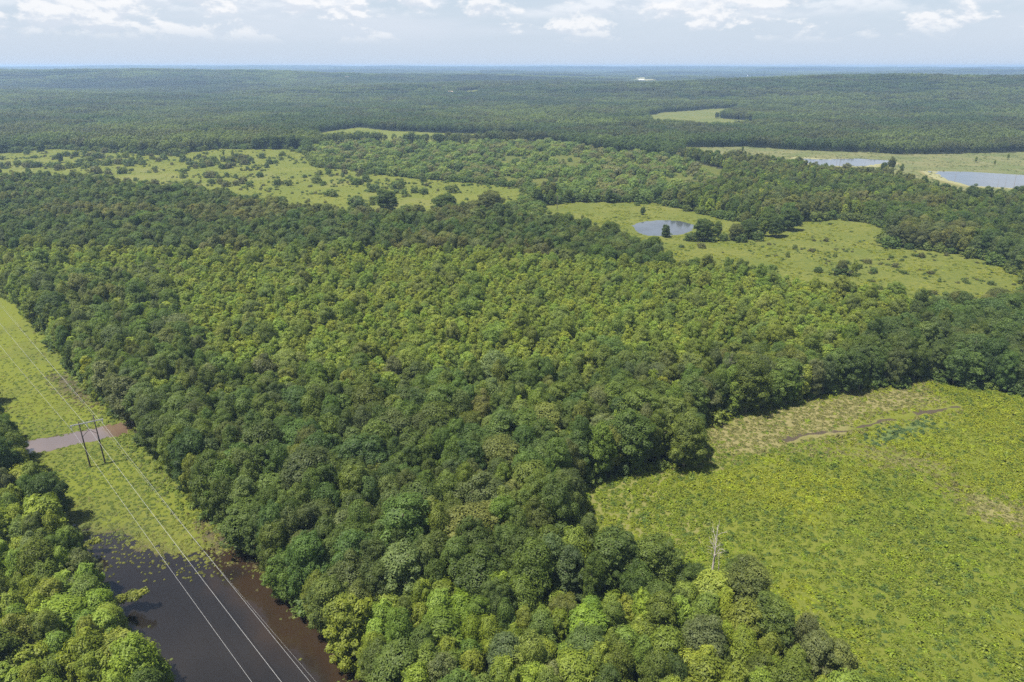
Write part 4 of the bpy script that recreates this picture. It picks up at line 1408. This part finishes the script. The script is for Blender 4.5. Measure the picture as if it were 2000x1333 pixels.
# limbs leaning from the grove out over the floodwater
def leaning_tree(label, base_px, tip_px, ztip, tint, seed, fat):
    rng = np.random.default_rng(seed)
    bx, by = G(*base_px); z0 = gz(bx, by); tx, ty = G(*tip_px, ztip)
    root = bpy.data.objects.new('leaning_tree', None); COL.objects.link(root); root.location = (bx, by, z0)
    tag(root, label, 'tree')
    tip = Vector((tx - bx, ty - by, ztip - z0))
    pth = [Vector((0, 0, -0.3)), tip * 0.25 + Vector((0, 0, ztip * .30)), tip * 0.6 + Vector((0, 0, ztip * .18)), tip]
    b_ = Bag(); b_.tube(pth, [.2, .15, .1, .04], 7)
    obj('trunk', b_.mesh('trunk', M_BARK, True), root)
    C, RD = [], []
    for f in np.linspace(0.38, 1.0, 9):
        i = 1 if f < .6 else 2
        p = pth[1].lerp(pth[2], (f - .25) / .35) if f < .6 else pth[2].lerp(pth[3], (f - .6) / .4)
        C.append(np.array(p) + rng.normal(0, .3, 3) + np.array([0, 0, .25])); RD.append(fat * rng.uniform(.6, 1.1) * (1.25 - .5 * abs(f - .8)))
    V, Q, L = blobs_to_leaves(rng, np.array(C), np.array(RD), 17, .34, .75, .6, 2.0, .3)
    me = mesh_np('crown', V, quads=Q, mat=M_LEAF); fattr(me, 'leaf', L)
    o = obj('crown', me, root); o['tint'] = tint


leaning_tree('yellow green leaning tree reaching right over the floodwater', (205, 1195), (286, 1155), 4.6, [0.2, 0.215, 0.04], 61, 0.95)
leaning_tree('small pale branch leaning out where the floodwater begins', (158, 1075), (194, 1057), 3.6, [0.2, 0.215, 0.04], 62, 0.6)


# ------------------------------------------------------------------ the pylon and its wires
bl = np.array(G(176.5, 912)); br = np.array(G(205.5, 905))


def height_for(x, y, py):
    lo, hi = 0.0, 40.0
    for _ in range(40):
        m_ = (lo + hi) / 2
        if float(P(x, y, m_)[1]) > py: lo = m_
        else: hi = m_
    return lo


hl = height_for(*bl, 824); hr = height_for(*br, 811); zc = 0.5 * (height_for(*bl, 829) + height_for(*br, 822))
mid = (bl + br) / 2; ax = (br - bl) / np.linalg.norm(br - bl); gap = float(np.linalg.norm(br - bl))
print('pylon', hl, hr, zc, gap)
root = bpy.data.objects.new('power_pylon', None); COL.objects.link(root); root.location = (mid[0], mid[1], gz(*mid)); root.rotation_euler = (0, 0, math.atan2(ax[1], ax[0]))
tag(root, 'two legged wooden power pylon with crossarm standing on the grass strip', 'pylon')
arm = gap * 1.08
for sx, hh in ((-1, hl), (1, hr)):
    b_ = Bag(); b_.tube([(sx * gap / 2, 0, -.5), (sx * gap / 2, 0, hh * .5), (sx * gap / 2, 0, hh)], [.24, .20, .15], 10)
    obj('pole', b_.mesh('pole', M_POLE, True), root)
b_ = Bag()
for dy in (-.24, .24): b_.box((0, dy, zc), (arm * 2, .10, .20))
obj('crossarm', b_.mesh('crossarm', M_GALV), root)
for s1 in (-1, 1):
    b_ = Bag(); b_.tube([(-s1 * gap / 2, .13 * s1, zc - .6), (s1 * gap / 2, .13 * s1, zc - .6 - gap * .95)], [.07, .07], 5)
    obj('cross_brace', b_.mesh('cross_brace', M_POLE), root)
att = []
for k, sx in enumerate((-1, 0, 1)):
    b_ = Bag()
    for j in range(7):
        b_.tube([(sx * (arm - .3), 0, zc - .25 - .19 * j), (sx * (arm - .3), 0, zc - .33 - .19 * j)], [.15, .07], 9)
    b_.tube([(sx * (arm - .3), 0, zc - .1), (sx * (arm - .3), 0, zc - 1.7)], [.03, .03], 5)
    obj('insulator', b_.mesh('insulator', M_GLASS), root)
    att.append(np.array([*(mid + ax * sx * (arm - .3)), zc - 1.7 + gz(*mid)]))


def wire(label, near, a_, far, r, cat='wire', nm='power_line_wire'):
    near, a_, far = map(np.array, (near, a_, far))
    d = near - a_
    behind = near + d * 0.55
    pts = [behind + np.array([0, 0, 1.4])]
    for f in np.linspace(1, 0, 14):
        p = a_ + d * f; p[2] = a_[2] + (near[2] - a_[2]) * (1 - (1 - f) ** 2); pts.append(p)
    e = far - a_
    for f in np.linspace(0.08, 2.2, 16):
        p = a_ + e * f; p[2] = a_[2] - 2.2 * (1 - ((f - 1.1) / 1.1) ** 2); pts.append(p)
    b_ = Bag(); b_.tube(pts, [r] * len(pts), 6, False)
    tag(obj(nm, b_.mesh(nm, M_WIRE, True)), label, cat, 'wires of the power line')


zn = zc - 4.2
for k, (lab, pxn, pyf) in enumerate((('leftmost pale wire hung from the left crossarm end', 492, 674), ('thick middle pale wire hung between the two poles', 550, 631),
                                     ('third pale wire hung from the right crossarm end', 606, 595))):
    n_ = G(pxn, 1333, zn); f_ = G(0, pyf, zc - 3.5)
    wire(lab, (*n_, zn), att[k], (*f_, zc - 3.5), 0.023 if k != 1 else 0.029)
tr = np.array([*br, hr + gz(*mid)])
n_ = G(618, 1333, zn + 1.2); f_ = np.array(G(0, 590, hr - 2.0))
wire('rightmost thin wire running from the taller pole top', (*n_, zn + 1.2), tr, (*f_, hr - 2.0), 0.011)


# ------------------------------------------------------------------ small far things
def far_pole(px, py, label):
    x, y = G(px, py)
    r_ = bpy.data.objects.new('utility_pole', None); COL.objects.link(r_); r_.location = (x, y, float(terrain(x, y))); tag(r_, label, 'utility pole')
    b_ = Bag(); b_.tube([(0, 0, -.4), (0, 0, 12.5)], [.26, .18], 8); obj('pole', b_.mesh('pole', M_POLE, True), r_)
    b_ = Bag(); b_.box((0, 0.24, 11.6), (3.2, .16, .2)); obj('crossarm', b_.mesh('crossarm', M_POLE), r_)


far_pole(692, 256, 'lone wooden utility pole at the left of the far ridge strip')
far_pole(806, 271, 'wooden utility pole in front of the far ridge strip')
far_pole(1088, 410, 'thin wooden pole at the back of the pond meadow')

M_WHITE = simple('white_metal', (0.55, 0.55, 0.54), 0.5)
M_ROOF = simple('pale_roof', (0.55, 0.53, 0.50), 0.6)
M_ROOF2 = simple('brown_roof', (0.30, 0.22, 0.17), 0.8)


def building(name, label, px, py, L, W, Hh, yaw, wallm, roofm, group=None):
    x, y = G(px, py)
    r_ = bpy.data.objects.new(name, None); COL.objects.link(r_); r_.location = (x, y, float(terrain(x, y))); r_.rotation_euler = (0, 0, yaw)
    tag(r_, label, name.split('_')[-1], group)
    b_ = Bag(); b_.box((0, 0, Hh / 2 - .5), (L, W, Hh + 1)); b_.add([Vector(v) for v in ((-L / 2, -W / 2, Hh), (-L / 2, W / 2, Hh), (-L / 2, 0, Hh + W * .25), (L / 2, -W / 2, Hh), (L / 2, W / 2, Hh), (L / 2, 0, Hh + W * .25))], [(0, 2, 1, 1), (3, 4, 5, 5)])
    obj('wall', b_.mesh('wall', wallm), r_)
    b_ = Bag()
    for s_ in (-1, 1):
        b_.box((0, s_ * W * .27, Hh + W * .125 + .15), (L + 1.2, W * .60, .3), Matrix.Rotation(-s_ * math.atan(.5), 3, 'X'))
    obj('roof', b_.mesh('roof', roofm), r_)
    b_ = Bag(); b_.box((L / 2 + .06, 0, Hh * .4), (.12, W * .35, Hh * .8)); obj('door', b_.mesh('door', M_ROOF2), r_)


building('metal_barn', 'largest white barn in the clearing near the horizon', 1252, 158, 40, 18, 8, 0.1, M_WHITE, M_WHITE, 'white barns near the horizon')
building('metal_barn', 'left white barn in the clearing near the horizon', 1238, 159.5, 22, 12, 7, 0.4, M_WHITE, M_ROOF, 'white barns near the horizon')
building('metal_barn', 'right low barn in the clearing near the horizon', 1268, 157, 26, 11, 6, -0.1, M_WHITE, M_ROOF, 'white barns near the horizon')
for nm, px, py, lab in (('farm_house', 679, 164, 'pale brown roofed house alone in the far forest'), ('white_house', 880, 188, 'small white house in the forest left of centre')):
    building(nm, lab, px, py, 18, 10, 15, 0.05, M_ROOF, M_ROOF2)
x, y = ray(1461, 140)[:2] / ray(1461, 140)[1] * 6500
r_ = bpy.data.objects.new('water_tower', None); COL.objects.link(r_)
zt = float(terrain(x, y)); r_.location = (x, y, zt)
tag(r_, 'tiny white water tower standing above the forest near the horizon', 'water tower')
H_ = max(20.0, 120.0 - 6500 * math.tan(R(0.76)) - zt)
b_ = Bag(); b_.tube([(0, 0, -1), (0, 0, H_)], [2.2, 1.8], 12)
for k in range(6):
    a_ = k * math.pi / 3; b_.tube([(6 * math.cos(a_), 6 * math.sin(a_), -1), (4.5 * math.cos(a_), 4.5 * math.sin(a_), H_)], [.3, .3], 6)
obj('tower_legs', b_.mesh('tower_legs', M_WHITE, True), r_)
b_ = Bag(); b_.tube([(0, 0, H_ - 1 + 9 * f) for f in (0, .12, .3, .5, .7, .88, 1)], [.8, 4.0, 6.0, 6.6, 6.0, 4.0, .8], 20)
obj('tank', b_.mesh('tank', M_WHITE, True), r_)
x, y = ray(623, 134)[:2] / ray(623, 134)[1] * 5200
r_ = bpy.data.objects.new('radio_mast', None); COL.objects.link(r_); zt = float(terrain(x, y)); r_.location = (x, y, zt)
tag(r_, 'thin grey radio mast rising above the left horizon', 'radio mast')
top = 119 - zt
b_ = Bag()
for k in range(3):
    a_ = k * 2.094; b_.tube([(1.6 * math.cos(a_), 1.6 * math.sin(a_), -1), (.8 * math.cos(a_), .8 * math.sin(a_), top)], [.3, .25], 5)
for j in range(12):
    b_.box((0, 0, top * (j + .5) / 12), (2.2 - j * .08, 2.2 - j * .08, .4))
obj('lattice', b_.mesh('lattice', M_GALV), r_)
b_ = Bag(); b_.tube([(0, 0, top), (0, 0, top + 9)], [.45, .2], 6); obj('antenna', b_.mesh('antenna', M_WHITE), r_)

# ------------------------------------------------------------------ haze
HZ = dict(x=16500.0, y0=-400.0, y1=17500.0, z0=-40.0, z1=133.0)
b = Bag()
b.box((0, (HZ['y0'] + HZ['y1']) / 2, (HZ['z0'] + HZ['z1']) / 2), (2 * HZ['x'], HZ['y1'] - HZ['y0'], HZ['z1'] - HZ['z0']))
m, t = mat('haze')
m.cycles.homogeneous_volume = True
m.cycles.volume_sampling = 'DISTANCE'
pv = t.add('ShaderNodeVolumePrincipled', {'Color': (0.48, 0.70, 1.0, 1), 'Density': 1.05e-4, 'Anisotropy': 0.2})
pv.inputs['Density Attribute'].default_value = ''
t.l.new(pv.outputs[0], t.add('ShaderNodeOutputMaterial').inputs['Volume'])
hz = obj('haze', b.mesh('haze', m))
tag(hz, 'thin summer haze over the whole landscape', 'haze', kind='stuff')
